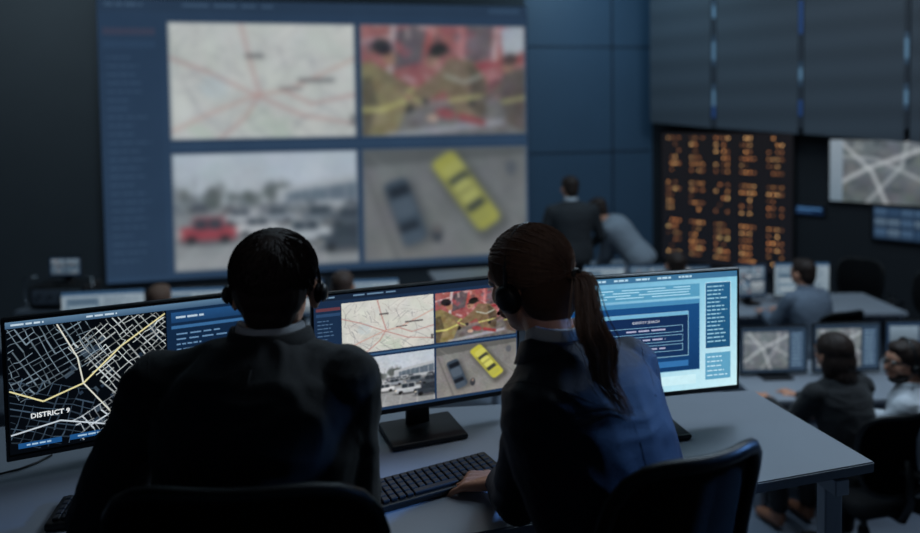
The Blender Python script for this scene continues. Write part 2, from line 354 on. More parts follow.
def operations_display(w,h,mt,step,seed=3,cols=(0.14,0.99),split=.533,wash=None,soft=0,dimtext=1.0,gains=(1,1,1,1)):
    rnd=random.Random(seed); c=Canvas(w,h,step,wash)
    RS=[q.copy().blur(soft) for q in RAS]
    bg=(32,52,80)
    mixc=lambda q:tuple(a*dimtext+b*(1-dimtext) for a,b in zip(q,bg))
    c.rect(0,0,1,1,bg,(34,56,86)); c.up()
    c.rect(0,0,1,.045,mixc((26,40,60))); c.rect(0,.05,.13,.98,mixc((28,48,76))); c.up()
    c.textbar(.015,.012,.08,.012,mixc((120,150,176))); c.textbar(.18,.012,.2,.012,mixc((110,140,170))); c.rect(.9,.01,.98,.03,mixc((70,100,130)))
    c.rect(.01,.1,.12,.125,mixc((104,62,72))); c.rect(.01,.145,.12,.17,mixc((46,74,110)))
    y=.2
    while y<.95:
        c.textbar(.015,y,.07*rnd.uniform(.6,1.3),.007,mixc((84,116,150))); y+=.03
    c.up()
    x0,x1=cols; xm=x0+(x1-x0)*split
    eg=(84,100,118) if soft else None
    c.raster(RS[0],x0,.075,xm-.005,.5,eg,gains[0]); c.raster(RS[1],xm+.005,.075,x1,.5,eg,gains[1])
    c.raster(RS[2],x0,.545,xm-.005,.975,eg,gains[2]); c.raster(RS[3],xm+.005,.545,x1,.975,eg,gains[3])
    c.rect(x0,.515,x1,.528,mixc((60,92,128))); 
    return c.mesh(mt)
def city_display(w,h,mt):
    rnd=random.Random(5); c=Canvas(w,h)
    c.rect(0,0,1,1,(6,10,16)); c.up()
    c.rect(0,0,1,.05,(96,130,160),(66,96,126)); c.rect(.62,.05,1,1,(20,44,74),(16,34,58)); c.up()
    c.textbar(.02,.018,.12,.014,(200,220,235)); c.textbar(.3,.018,.12,.014,(200,220,235))
    c.win(.005,.055,.615,.985)
    for k in range(26):
        c.quadr(rnd.uniform(.35,.95),rnd.uniform(.08,.92),rnd.uniform(.012,.04),rnd.uniform(.012,.03),-.6,rnd.choice([(40,54,70),(60,74,88),(30,44,60)]))
    c.up()
    def seg(p,q,w,col):
        (x0,y0),(x1,y1)=p,q; t0,t1=0,1; dx,dy=x1-x0,y1-y0
        for pp,qq in((-dx,x0),(dx,1-x0),(-dy,y0),(dy,1-y0)):
            if pp==0:
                if qq<0: return
                continue
            r=qq/pp
            if pp<0: t0=max(t0,r)
            else: t1=min(t1,r)
        if t0<t1: c.line([(x0+t0*dx,y0+t0*dy),(x0+t1*dx,y0+t1*dy)],w,col)
    def grid(cx,cy,a,nx,ny,sx,sy,col,dim=1.0):
        for axis in (0,1):
            n=nx if axis==0 else ny; m_=ny if axis==0 else nx; s1,s2=(sx,sy) if axis==0 else (sy,sx)
            for i in range(-n,n+1):
                t=-m_
                while t<m_:
                    l=rnd.choice([1,2,2,3,4]); 
                    if rnd.random()<.82:
                        pp=[]
                        for tt in (t,min(m_,t+l)):
                            X,Y=(i*s1,tt*s2) if axis==0 else (tt*s2,i*s1)
                            X+=.008*math.sin(tt*2.1+i);Y+=.008*math.cos(tt*1.7+i)
                            pp.append((cx+(X*math.cos(a)-Y*math.sin(a)),cy+(X*math.sin(a)+Y*math.cos(a))*1.15))
                        k=rnd.uniform(.5,1)*dim; seg(pp[0],pp[1],.006 if rnd.random()<.7 else .011,tuple(q*k for q in col))
                    t+=l
    grid(.80,.26,-.62,9,8,.036,.036,(226,234,236)); grid(.22,.18,-.45,7,6,.042,.042,(180,206,226),.75); grid(.78,.84,-.5,9,6,.04,.034,(212,222,230)); grid(.18,.72,.35,5,5,.06,.045,(110,140,170),.65)
    c.up()
    for P,w,cl in (([(.0,.5),(.2,.62),(.45,.52),(.7,.25),(1,.02)],.013,(236,226,170)),([(.3,0),(.42,.3),(.45,.52),(.62,.8),(.8,1)],.011,(226,226,214)),([(0,.86),(.3,.8),(.6,.9),(1,.78)],.012,(206,216,226))):
        for p,q in zip(P[:-1],P[1:]): seg(p,q,w,cl)
    c.up(); c.text('DISTRICT 9',.12,.745,.052,(240,244,246),.0012)
    c.full(); c.up()
    for k in range(3): c.rect(.03+k*.19,.925,.19+k*.19,.965,(30,84,140))
    c.up()
    for k in range(3): c.textbar(.06+k*.19,.938,.09,.012,(170,204,230))
    c.rect(.64,.075,.985,.16,(38,84,134),(30,66,108)); c.rect(.64,.185,.985,.21,(60,110,160))
    c.up(); c.textbar(.66,.11,.12,.016,(190,214,232)) 
    for k in range(17): c.textbar(.66,.25+k*.042,rnd.uniform(.1,.25),.011,(110,150,190))
    return c.mesh(mt)
def search_display(w,h,mt):
    rnd=random.Random(9); c=Canvas(w,h)
    c.poly([(0,0),(0,1),(1,1),(1,0)],None,[(84,150,190),(140,204,226),(196,232,240),(130,194,218)]); c.up()
    c.rect(0,0,1,.05,(60,110,146)); c.rect(.03,.09,.80,.2,(84,150,184)); c.up()
    for k in range(7): c.textbar(.03+k*.11,.016,.07,.016,(176,208,224))
    for k in range(4): c.textbar(.05,.105+k*.022,.7,.008,(170,214,232))
    c.rect(.04,.22,.80,.83,(26,74,126),(20,56,100)); c.up()
    c.rect(.04,.22,.80,.26,(70,134,176)); c.outline(.04,.22,.80,.83,.005,(110,170,204))
    c.rect(.30,.32,.74,.70,(20,42,80),(22,48,86)); c.up()
    c.outline(.30,.32,.74,.70,.005,(140,190,216)); c.rect(.30,.32,.74,.35,(110,170,202)); c.up()
    c.text('IDENTITY SEARCH',.45,.40,.030,(206,216,232),0)
    for k in range(3):
        y0=.435+k*.08; c.outline(.33,y0,.71,y0+.055,.004,(132,182,212)); c.textbar(.42,y0+.021,.2,.012,(176,176,206))
    for k in range(5): c.textbar(.06,.3+k*.09,.18,.014,(110,164,200))
    c.rect(.58,.74,.74,.79,(50,108,164)); c.textbar(.3,.76,.2,.012,(90,150,190))
    c.rect(.83,.09,.965,.66,(36,92,132),(30,80,118)); c.rect(.83,.7,.965,.93,(92,156,188)); c.up()
    c.outline(.83,.09,.965,.66,.005,(190,226,238))
    for k in range(15): c.textbar(.84,.12+k*.034,rnd.uniform(.07,.11),.010,(150,200,220))
    for k in range(5): c.textbar(.84,.73+k*.04,rnd.uniform(.07,.11),.010,(190,224,236))
    c.rect(.1,.87,.78,.95,(196,230,238)); 
    return c.mesh(mt)
def small_display(kind,w,h,mt,seed):
    rnd=random.Random(seed); c=Canvas(w,h,0.0003)
    if kind=='map':
        c.rect(0,0,1,1,(44,60,78)); c.up(); c.raster(ras_aerial(seed+40),.04,.1,.72,.93); c.rect(.75,.1,.96,.93,(62,84,108)); c.up()
        for k in range(9): c.textbar(.77,.15+k*.085,.15,.025,(140,170,196))
    elif kind=='list':
        c.rect(0,0,1,1,(150,166,178),(130,148,160)); c.up(); c.rect(0,0,1,.09,(60,92,124)); c.rect(.05,.15,.45,.92,(96,118,136)); c.up()
        for k in range(13): c.textbar(.5,.15+k*.06,rnd.uniform(.2,.42),.02,(70,92,112))
        for k in range(5): c.rect(.08,.2+k*.14,.42,.29+k*.14,rnd.choice([(136,156,170),(80,102,122),(170,184,192)]))
    else:
        c.rect(0,0,1,1,(40,60,84)); c.up()
        for i in range(2):
            for j in range(2):
                c.rect(.05+i*.47,.08+j*.46,.48+i*.47,.48+j*.46,rnd.choice([(130,150,166),(100,124,144),(160,170,176)]),(84,98,110))
        c.up()
        for k in range(16): c.quadr(rnd.uniform(.1,.9),rnd.uniform(.15,.85),.05,.02,rnd.uniform(0,3),rnd.choice([(200,206,210),(50,60,72),(150,110,100)]))
    return c.mesh(mt)

# ------------------------------------------------------------ base materials
M_black=mat('black_plastic',(12,13,15),.45,bump=.05,scale=400)
M_bezel=mat('monitor_plastic',(20,22,26),.35,bump=.03,scale=500)
M_desk=mat('desk_laminate',(146,152,162),.36,vary=.05,scale=8,bump=.02)
M_edge=mat('desk_edge',(110,118,130),.5,vary=.05,scale=20)
M_metal=mat('leg_metal',(190,195,202),.4,metal=.3,vary=.04,scale=20)
M_chair=mat('chair_fabric',(9,10,13),.9,bump=.5,scale=350,spec=.25)
M_chairp=mat('chair_plastic',(11,12,14),.42,bump=.05,scale=200,spec=.35)
M_chrome=mat('chrome',(150,155,160),.25,metal=1,vary=.03)
M_skin=mat('skin',(206,146,118),.5,bump=.1,scale=150,vary=.08)
M_hair=mat('hair_dark',(46,34,29),.6,bump=.2,scale=90,stretch=(1,1,.2),vary=.4,spec=.3)
M_hairb=mat('hair_brown',(104,76,62),.5,bump=.2,scale=120,vary=.4,stretch=(1,1,.3),spec=.35)
M_hairu=mat('hair_brown_base',(84,60,49),.85,vary=.2,scale=120,spec=.15)
M_eye=mat('eye_white',(210,205,200),.2,vary=.02)
M_suit=mat('suit_cloth',(13,15,20),.8,bump=.3,scale=500,vary=.15,sheen=.14)
M_suitb=mat('suit_navy',(13,20,38),.6,bump=.3,scale=500,vary=.15,spec=.35)
M_suitg=mat('suit_grey',(38,40,44),.8,bump=.3,scale=100,vary=.1)
M_shirtw=mat('shirt_white',(180,186,194),.7,bump=.2,scale=300,vary=.03)
M_shirtg=mat('shirt_grey',(104,116,132),.8,bump=.2,scale=120,vary=.06)
M_shirtl=mat('shirt_light',(200,204,210),.8,bump=.2,scale=120,vary=.06)
M_trous=mat('trousers_cloth',(18,20,26),.85,bump=.2,scale=200,vary=.1)
M_shoe=mat('shoe_leather',(24,18,16),.35,bump=.05,scale=100)
M_shoebr=mat('shoe_tan_leather',(160,106,80),.4,bump=.05,scale=100)
M_lip=mat('lips',(150,86,80),.5,bump=.05)

# ------------------------------------------------------------ human
def V(*a): return Vector(a)
def hand_bm(bm,wr,d,up,side,curl=0.35,k=1.0):
    d=d.normalized(); up=(up-d*up.dot(d)).normalized(); s=d.cross(up)*side
    a=wr+d*.02*k; b=wr+d*.085*k
    for o,rad in ((-.030,.013),(-.010,.0145),(.010,.0145),(.028,.014)):
        cap_bm(bm,a+s*o*.6*k,b+s*o*k,.015*k,rad*.85*k,10)
    L=[.058,.072,.078,.068]
    for i,(o,l) in enumerate(zip((-.034,-.012,.011,.033),L)):
        p=b+s*o*k; ang=0.1
        for j,(fr,rd) in enumerate(((.45,.0086),(.31,.0078),(.24,.007))):
            ang+=curl*(1 if j else .6)
            q=(d*math.cos(ang)-up*math.sin(ang)+s*(o*3.5)).normalized()
            n=p+q*l*fr*k; cap_bm(bm,p,n,rd*k,(rd-.0006)*k,10); p=n
    p=wr+d*.03*k+s*.026*k-up*.004
    for l,rd,sp in ((.035,.0125,.9),(.030,.0098,.55),(.024,.0088,.35)):
        q=(d*math.cos(sp)+s*math.sin(sp)-up*.15).normalized(); n=p+q*l*k; cap_bm(bm,p,n,rd*k,rd*.92*k,10); p=n
def head_bm(bm,c,R,k=1.0):
    T=lambda v: c+R@(Vector(v)*k)
    def e(o,r,rx=0): sph_bm(bm,T(o),[q*k for q in r],R@Euler((rx,0,0)).to_matrix(),20)
    e((0,-.008,.03),(.073,.093,.082)); e((0,.022,-.025),(.058,.066,.082)); e((0,.048,-.078),(.032,.032,.028)); e((0,.062,.03),(.055,.03,.03))
    e((0,.085,-.062),(.024,.012,.014))
    e((-.035,.055,-.02),(.022,.03,.022)); e((.035,.055,-.02),(.022,.03,.022))
    cap_bm(bm,T((0,.084,.018)),T((0,.106,-.024)),.008*k,.0125*k,10); e((-.011,.095,-.028),(.009,.01,.008)); e((.011,.095,-.028),(.009,.01,.008))
    for s in(-1,1):
        sph_bm(bm,T((s*.080,-.006,-.012)),(.010*k,.021*k,.035*k),R@Euler((.15,0,s*-.35)).to_matrix(),14)
    e((0,.09,-.054),(.02,.009,.006)); e((0,.088,-.068),(.018,.009,.007))
def torso(J,k,infl=0.0,top=1.0):
    P,N=J['pelvis'],J['neck']; ax=(J['shR']-J['shL']); ax.z*=.3; ax.normalize()
    hx=(J['hipR']-J['hipL']); hx.z=0; hx.normalize()
    sp=(N-P); secs=[]
    bow=J.get('bow',0.0)
    for t,rx,ry in ((-.12,.13,.11),(-.03,.17,.125),(.1,.172,.125),(.3,.15,.115),(.5,.158,.12),(.68,.178,.128),(.8,.180,.122),(.88,.155,.108),(.95,.105,.085),(1.0,.062,.064)):
        a=(hx*(1-t)+ax*t) if 0<=t<=1 else hx
        a=a.normalized(); dd=sp.normalized(); b=dd.cross(a).normalized()
        a=b.cross(dd)
        c=P+sp*t-b*bow*math.sin(math.pi*max(0,t))
        i=infl if t<.93 else infl*.3
        secs.append((c,a*(rx*k[0]+i),b*(ry*k[1]+i)))
    return secs
def human(label,base,rz,J,look=(0,0),top=None,low=None,shoe=None,skin=None,hair=None,hairstyle='short',k=(1,1),vox=.009,cuff=.03,infl=.012,wr=.004,curl=.35,arm=1.0,hk=1.0,collar=None,group=None,extra_top=None,jname='shirt',legs=True,seam=False,hn=.0025,pad=0):
    low=low or M_trous; shoe=shoe or M_shoe; skin=skin or M_skin; hair=hair or M_hair
    R=(Euler((0,0,look[0])).to_matrix()@Euler((look[1],0,0)).to_matrix()@Euler((0,look[2] if len(look)>2 else 0,0)).to_matrix())
    bm=bmesh.new()
    loft_bm(bm,torso(J,(k[0]*.93,k[1]*.9),-.008))
    H=J['head']; nb=J['neck']
    cap_bm(bm,nb-V(0,0,.03),H+R@V(0,-.015,-.05),.054*k[0],.05)
    head_bm(bm,H,R,hk)
    for s in 'LR':
        sh,el,w=J['sh'+s],J['el'+s],J['wr'+s]
        cap_bm(bm,nb.lerp(sh,.35)-V(0,0,.03),sh-V(0,0,.01),.05,.046*arm); cap_bm(bm,sh,el,.046*arm,.037*arm); cap_bm(bm,el,el.lerp(w,.35),.038*arm,.039*arm); cap_bm(bm,el.lerp(w,.35),w,.039*arm,.025*arm)
        d=J.get('hd'+s,(w-el).normalized()); up=J.get('hu'+s,V(0,0,1))
        hand_bm(bm,w,d,up,(-1 if s=='R' else 1),curl,1.0)
        if legs:
            hp,kn,an=J['hip'+s],J['kn'+s],J['an'+s]
            cap_bm(bm,hp,kn,.078,.05); cap_bm(bm,kn,kn.lerp(an,.3),.05,.052); cap_bm(bm,kn.lerp(an,.3),an,.052,.034); 
            cap_bm(bm,an-V(0,0,.03),J['to'+s],.034,.026)
    body=obj('person',remesh(bm,vox,2),skin); tag(body,label,'person',group); body.location=base; body.rotation_euler=(0,0,rz)
    for s in(-1,1):
        b=bmesh.new(); sph_bm(b,H+R@(V(s*.031,.079,.014)*hk),(.011*hk,)*3); obj('eye',bm_me(b),M_eye,body,smooth=True)
        b=bmesh.new(); sph_bm(b,H+R@(V(s*.031,.0872,.014)*hk),(.0048*hk,)*3); obj('iris',bm_me(b),M_black,body,smooth=True)
    b=bmesh.new(); sph_bm(b,H+R@(V(0,.0985,-.061)*hk),(.021*hk,.005*hk,.006*hk),R); obj('lips',bm_me(b),M_lip,body,smooth=True)
    bm=bmesh.new(); loft_bm(bm,torso(J,k,infl))
    for s in 'LR':
        sh,el,w=J['sh'+s],J['el'+s],J['wr'+s]; i=infl
        cap_bm(bm,nb.lerp(sh,.3)-V(0,0,.035),sh-V(0,0,.008),.050+i,.048*arm+i)
        if pad:
            o=(sh-nb); o.z=0; o.normalize(); sph_bm(bm,sh+o*.008+V(0,0,.014),(.052*arm,.052*arm,.038*arm))
        cap_bm(bm,sh,el,.050*arm+i,.042*arm+i); e=w-(w-el).normalized()*cuff
        cap_bm(bm,el,e,.042*arm+i,.031*arm+i*.8)
    if extra_top: extra_top(bm)
    jm=remesh(bm,max(vox,.006),6,wr,(6,6,8),random.random()*9)
    obj(jname,jm,top,body)
    if seam:
        bv=BVHTree.FromPolygons([v.co for v in jm.vertices],[list(p.vertices) for p in jm.polygons])
        sec=torso(J,k,infl); P=[]
        for i in range(24):
            t=i/23; q=J['pelvis'].lerp(J['neck'],.1+.82*t); bb=sec[5][2].normalized(); h=bv.ray_cast(q-bb*.5,bb)
            if h[0]: P.append(h[0]+bb*.0001)
        obj('back_seam',tube(P,.0009,6),top,body,smooth=True)
        for s in 'LR':
            sh=J['sh'+s]; ax=(J['sh'+s]-nb).normalized(); x,y=frame_of(ax); P=[]; c=sh-ax*.012
            for i in range(40):
                t=2*math.pi*i/40; d=x*math.cos(t)+y*math.sin(t)
                if d.z<-.75: continue
                h=bv.ray_cast(c+d*.25,-d)
                if h[0] and (h[0]-c).length<.14: P.append((t,h[0]-d*.0001))
            if len(P)>6:
                gaps=[(P[(i+1)%len(P)][0]-P[i][0])%(2*math.pi) for i in range(len(P))]; g=gaps.index(max(gaps)); P=P[g+1:]+P[:g+1]
                obj('sleeve_seam',tube([p[1] for p in P],.0009,6),top,body,smooth=True)
    if collar:
        d=(H-nb).normalized()
        for (mt,z0,z1,r0,r1,nm) in collar:
            cb=bmesh.new(); n=28; rings=[]
            for z,rd in((z0,r0),(z1,r1),(z1-.002,r1+.006),(z0,r0+.012)):
                ring=[]
                for q in range(n):
                    t=2*math.pi*q/n; drop=(-.03*max(0,math.sin(t)))
                    ring.append(cb.verts.new(nb+V(math.cos(t)*rd*1.02,math.sin(t)*rd+ .004,z+drop)))
                rings.append(ring)
            for i in range(4):
                a,b2=rings[i],rings[(i+1)%4]
                for q in range(n): cb.faces.new((a[q],a[(q+1)%n],b2[(q+1)%n],b2[q]))
            obj(nm,bm_me(cb),mt,body,smooth=True)
    if legs:
        bm=bmesh.new(); loft_bm(bm,torso(J,(k[0]*.98,k[1]),infl*.4)[:3])
        for s in 'LR':
            hp,kn,an=J['hip'+s],J['kn'+s],J['an'+s]
            cap_bm(bm,hp,kn,.09,.066); cap_bm(bm,kn,an+V(0,0,.05),.066,.054)
        obj('trousers',remesh(bm,max(vox,.009),3,.003,(7,7,7)),low,body)
        for s in 'LR':
            bm=bmesh.new(); an,to=J['an'+s],J['to'+s]
            cap_bm(bm,an-V(0,0,.035),to-V(0,0,.008),.04,.034); cap_bm(bm,an+V(0,0,.02),an-V(0,0,.04),.043,.04)
            obj('shoe',remesh(bm,.01,2),shoe,body)
    bm=bmesh.new(); T=lambda v:H+R@(Vector(v)*hk)
    def e(o,r,rx=0): sph_bm(bm,T(o),[q*hk for q in r],R@Euler((rx,0,0)).to_matrix(),24)
    if hairstyle=='crop':
        e((0,-.017,.044),(.084,.098,.078)); e((0,-.052,.004),(.073,.056,.070)); e((0,-.060,-.045),(.050,.038,.040)); e((0,.03,.078),(.064,.05,.035))
    else:
        e((0,-.017,.042),(.083,.097,.082))
        e((0,-.05,-.005),(.069,.058,.075))
        e((0,-.055,-.05),(.05,.04,.045))
    if hairstyle=='short': e((0,.03,.08),(.062,.05,.035)); 
    if hairstyle in('bun','pony'): e((0,-.01,.045),(.083,.096,.080)); e((0,-.045,-.02),(.074,.062,.075))
    if hairstyle=='loose':
        e((0,-.02,.035),(.092,.102,.092)); e((0,-.06,-.04),(.085,.06,.09)); e((0,-.075,-.11),(.07,.045,.08))
        for s in(-1,1): e((s*.07,-.02,-.05),(.022,.04,.085))
    obj('hair',remesh(bm,min(vox,.006),3,hn,(25,25,12)),(M_hairu if hairstyle=='pony' else hair),body)
    return body,R
def headset(label,H,R,base,rz,hk=1.0,mic=1,tilt=0,wx=1.0,band=.0055,top=.126,cup=1.0):
    e=empty('headset',label,'headset',base,rz); Rt=R@Euler((tilt,0,0)).to_matrix()
    T=lambda v:H+Rt@(Vector((v[0]*wx,v[1],v[2]))*hk)
    P=[]
    for i in range(25):
        t=math.radians(-8+196*i/24); P.append(T((.089*math.cos(t),-.004,.002+top*math.sin(t))))
    obj('headband',tube(P,band,8,flat=1.8),M_black,e,smooth=True)
    for s in(-1,1):
        bm=bmesh.new(); cyl_bm(bm,T((s*.076,-.003,-.012)),T((s*.092,-.003,-.012)),.034*hk*cup,.034*hk*cup,24,.006); obj('ear_cushion',bm_me(bm),M_chair,e,smooth=True)
        bm=bmesh.new(); cyl_bm(bm,T((s*.09,-.003,-.012)),T((s*.104,-.003,-.012)),.030*hk*cup,.026*hk*cup,24,.005); obj('ear_cup',bm_me(bm),M_black,e,smooth=True)
    P=[T(q) for q in((mic*.098,.01,-.02),(mic*.1,.05,-.05),(mic*.075,.09,-.066),(mic*.04,.115,-.068))]
    obj('microphone_boom',tube(P,.0028,6),M_black,e,smooth=True)
    b=bmesh.new(); sph_bm(b,P[-1],(.009,)*3); obj('microphone',bm_me(b),M_chair,e,smooth=True)
    return e

# ------------------------------------------------------------ office chair
def chair_parts(parent,bw=.46,top=1.06,arm=True):
    z0=.56; hw=bw/2
    def surf(u,v):
        w=hw*(.93+.07*v)*(1-.10*max(0,v)**4)
        return V(u*w,-.235+.055*u*u-.03*(v*.5+.5)**2+.02*math.cos(v*2.2),z0+(top-z0)*(v+1)/2)
    def sq(u,v):
        r=(abs(u)**5+abs(v)**5)**.2; m=max(abs(u),abs(v)) or 1; s=(m/r) if r else 1
        return u*s,v*s
    bm=bmesh.new(); n=14; g=[]
    for i in range(n+1):
        row=[]
        for j in range(n+1):
            u,v=sq(-1+2*j/n,-1+2*i/n); row.append(bm.verts.new(surf(u,v)))
        g.append(row)
    for i in range(n):
        for j in range(n): bm.faces.new((g[i][j],g[i][j+1],g[i+1][j+1],g[i+1][j]))
    r=bmesh.ops.solidify(bm,geom=bm.faces[:],thickness=.02)
    obj('backrest',bm_me(bm),M_chair,parent,smooth=True)
    P=[]
    for i in range(48):
        t=2*math.pi*i/48; c,s=math.cos(t),math.sin(t); q=(abs(c)**5+abs(s)**5)**(-.2); P.append(surf(c*q,s*q)+V(0,-.008,0))
    obj('backrest_frame',tube(P,.013,8,True),M_chairp,parent,smooth=True)
    bm=bmesh.new(); tube_bm(bm,[V(0,-.05,.42),V(0,-.25,.43),V(0,-.30,.55),V(0,-.275,.75)],[.03,.028,.025,.018],10,flat=.6); obj('backrest_support',bm_me(bm),M_chairp,parent,smooth=True)
    bm=bmesh.new(); box_bm(bm,(0,0,.475),(.49,.48,.075),.035,seg=4); obj('seat',bm_me(bm),M_chair,parent,smooth=True)
    bm=bmesh.new(); cyl_bm(bm,(0,0,.08),(0,0,.25),.03); cyl_bm(bm,(0,0,.25),(0,0,.44),.018); box_bm(bm,(0,0,.43),(.2,.2,.03),.01); obj('gas_lift',bm_me(bm),M_chairp,parent)
    bm=bmesh.new()
    for i in range(5):
        a=2*math.pi*i/5+.3; tube_bm(bm,[V(0,0,.1),V(.15*math.cos(a),.15*math.sin(a),.095),V(.29*math.cos(a),.29*math.sin(a),.075)],[.028,.022,.015],8)
    obj('base',bm_me(bm),M_chairp,parent,smooth=True)
    for i in range(5):
        a=2*math.pi*i/5+.3; c=V(.29*math.cos(a),.29*math.sin(a),.03); t=V(-math.sin(a),math.cos(a),0)
        bm=bmesh.new(); cyl_bm(bm,c-t*.026,c-t*.006,.03,n=14,bev=.004); cyl_bm(bm,c+t*.006,c+t*.026,.03,n=14,bev=.004); cyl_bm(bm,c-t*.02,c+t*.02,.008,n=8); cyl_bm(bm,c,c+V(0,0,.045),.008,n=8)
        obj('caster',bm_me(bm),M_black,parent)
    if arm:
        for s in(-1,1):
            bm=bmesh.new(); tube_bm(bm,[V(s*.2,0,.45),V(s*.28,.0,.46),V(s*.285,0,.6),V(s*.28,0,.655)],.014,8); box_bm(bm,(s*.28,.02,.67),(.07,.25,.03),.012); obj('armrest',bm_me(bm),M_chairp,parent)
def office_chair(label,loc,rz,arm=True,top=1.06,bw=.46,group=None):
    e=empty('office_chair',label,'chair',loc,rz,group); chair_parts(e,bw,top,arm); return e
def copy_thing(src,loc,rz,label=None):
    n=src.copy(); COL.objects.link(n); n.location=loc; n.rotation_euler=(0,0,rz)
    if label: n['label']=label
    for ch in src.children:
        q=ch.copy(); COL.objects.link(q); q.parent=n
    return n

# ------------------------------------------------------------ monitor
def monitor(label,x,y,deskz,zc,rz,w,h,disp,tilt=0,group=None,base_fwd=0.0,name='monitor'):
    e=empty(name,label,'monitor',(x,y,deskz),rz,group); zl=zc-deskz; rt=Euler((-tilt,0,0)); 
    def tr(o): o.location=(0,0,zl); o.rotation_euler=rt; return o
    bm=bmesh.new(); box_bm(bm,(0,.012,-.004),(w+.014,.02,h+.024),.004)
    box_bm(bm,(0,.032,-.01),(w*.72,.03,h*.6),.012)
    tr(obj('housing',bm_me(bm),M_bezel,e))
    bm=bmesh.new(); t=.006
    for c,s in (((0,0,h/2+t/2),(w+2*t,.006,t)),((0,0,-h/2-t),(w+2*t,.006,t*2)),((-w/2-t/2,0,0),(t,.006,h+t)),((w/2+t/2,0,0),(t,.006,h+t))): box_bm(bm,c,s,.0015)
    tr(obj('bezel',bm_me(bm),M_bezel,e))
    tr(obj('screen',disp,None,e))
    bm=bmesh.new(); box_bm(bm,(0,.05,zl/2+.01),(.07,.022,zl-.0),.006); cyl_bm(bm,(0,.03,zl),(0,.06,zl),.035,n=20)
    obj('stand_neck',bm_me(bm),M_bezel,e)
    bm=bmesh.new(); box_bm(bm,(0,.005,.008),(min(.22,w*.45),.17,.014),.006,seg=3); obj('stand_base',bm_me(bm),M_bezel,e)
    return e

# ------------------------------------------------------------ room shell
FZ=-0.85
def struct(name,me,mt):
    o=obj(name,me,mt); o['kind']='structure'; return o
M_floor=mat('floor_carpet',(118,128,144),.55,bump=.15,scale=60,vary=.12)
M_plat=mat('platform_carpet',(38,44,54),.85,bump=.2,scale=120,vary=.12)
M_walld=mat('wall_charcoal',(60,66,72),.8,vary=.08,scale=3)
M_wallb=mat('wall_blue',(66,92,116),.5,vary=.08,scale=2)
M_wallk=mat('wall_black',(28,32,38),.7,vary=.1,scale=4)
M_seam=mat('seam_dark',(26,34,48),.7,vary=.1,scale=4)
M_clad=slat_mat('wall_cladding_slats',(84,92,102),.95)
M_door=mat('cabinet_paint',(60,66,76),.6,vary=.06,scale=3)
M_ceil=mat('ceiling_paint',(30,34,40),.9,vary=.05,scale=3)
struct('floor',box((0,5,FZ-.05),(13,14,.1)),M_floor)
def prism(pts,z0,z1,bev=0):
    bm=bmesh.new(); a=[bm.verts.new((p[0],p[1],z0)) for p in pts]; b=[bm.verts.new((p[0],p[1],z1)) for p in pts]; n=len(pts)
    bm.faces.new(a[::-1]); bm.faces.new(b)
    for i in range(n): bm.faces.new((a[i],a[(i+1)%n],b[(i+1)%n],b[i]))
    if bev: bmesh.ops.bevel(bm,geom=bm.edges[:],offset=bev,segments=2,affect='EDGES')
    return bm_me(bm)
struct('floor.001',prism([(-3.2,-1.5),(1.45,-1.5),(1.45,2.35),(1.0,2.35),(-3.2,2.0)],FZ,0),M_plat)
struct('ceiling',box((0,5,4.35),(13,14,.1)),M_ceil)
def wall_seg(name,p,q,z0,z1,mt,th=.12):
    p=Vector(p);q=Vector(q); d=(q-p); n=V(-d.y,d.x,0).normalized()
    return struct(name,prism([p,q,q+n*th,p+n*th],z0,z1),mt)
a12=math.radians(12); wd=V(math.cos(a12),math.sin(a12),0); W0=V(-4.33,8.5,0)
class WP:
    def __init__(s,o,d): s.o=Vector((o[0],o[1],0)); s.d=Vector((d[0],d[1],0)).normalized(); s.n=V(s.d.y,-s.d.x,0)
    def hit(s,px,py):
        d=ray(px,py); t=(s.o-C0).dot(s.n)/d.dot(s.n); return C0+d*t
    def sz(s,px,py):
        h=s.hit(px,py); return (h-s.o).dot(s.d),h.z
    def at(s,sx,z,off=0): v=s.o+s.d*sx+s.n*off; v.z=z; return v
    def rz(s): return math.atan2(s.d.y,s.d.x)
WB=WP(W0,wd)
A=W0+wd*(5.34+1.9)
wall_seg('wall_back',W0-wd*2.2,W0+wd*5.36,FZ,4.3,M_walld)
wall_seg('wall_column',W0+wd*5.36-V(0,.0,0),A,FZ,4.3,M_wallb)
Bp=V(5.6,7.1,0)
wall_seg('wall_right',A,Bp,FZ,4.3,M_wallk)
wall_seg('wall_side',Bp,V(5.9,-1.5,0),FZ,4.3,M_walld)
lw=W0-wd*2.2
wall_seg('wall_left',V(lw.x,-1.5,0),lw,FZ,4.3,M_walld)
WR=WP(A,Bp-A)
for i,(px,) in enumerate(((612,),)):
    s,_=WB.sz(px,60); c=WB.at(s,1.7,.004); t=struct('trim_%d'%(i+1),box(c,(.02,.012,5.1),rot=Euler((0,0,a12))),M_seam)
for i,py in enumerate((47,152)):
    s,z=WB.sz(588,py); c=WB.at(s,z,.004); struct('trim_%d'%(i+2),box(c,(1.86,.012,.015),rot=Euler((0,0,a12))),M_seam)

# video wall
s0,_=WB.sz(104,140); s1,_=WB.sz(526,140); zt=WB.sz(315,4)[1]; zb=WB.sz(315,270)[1]
vw=s1-s0; vh=zt-zb
e=empty('video_wall','large wall-mounted video display with map and camera feeds','video wall',WB.at((s0+s1)/2,zb,.0),a12)
obj('frame',box((0,-.05,vh/2),(vw+.02,.09,vh+.02),.01),M_seam,e)
M_vw=screen_mat('video_wall_emission',.70,nz=.06,sc=1.5)
obj('screen',operations_display(vw,vh,M_vw,.0012,3,(.145,.995),.505,(.24,(104,130,150)),6,.3,(1.12,1.06,1.1,.96)),None,e,loc=(0,-.1,vh/2))  # colours mixed toward blue-grey to imitate haze before the wall

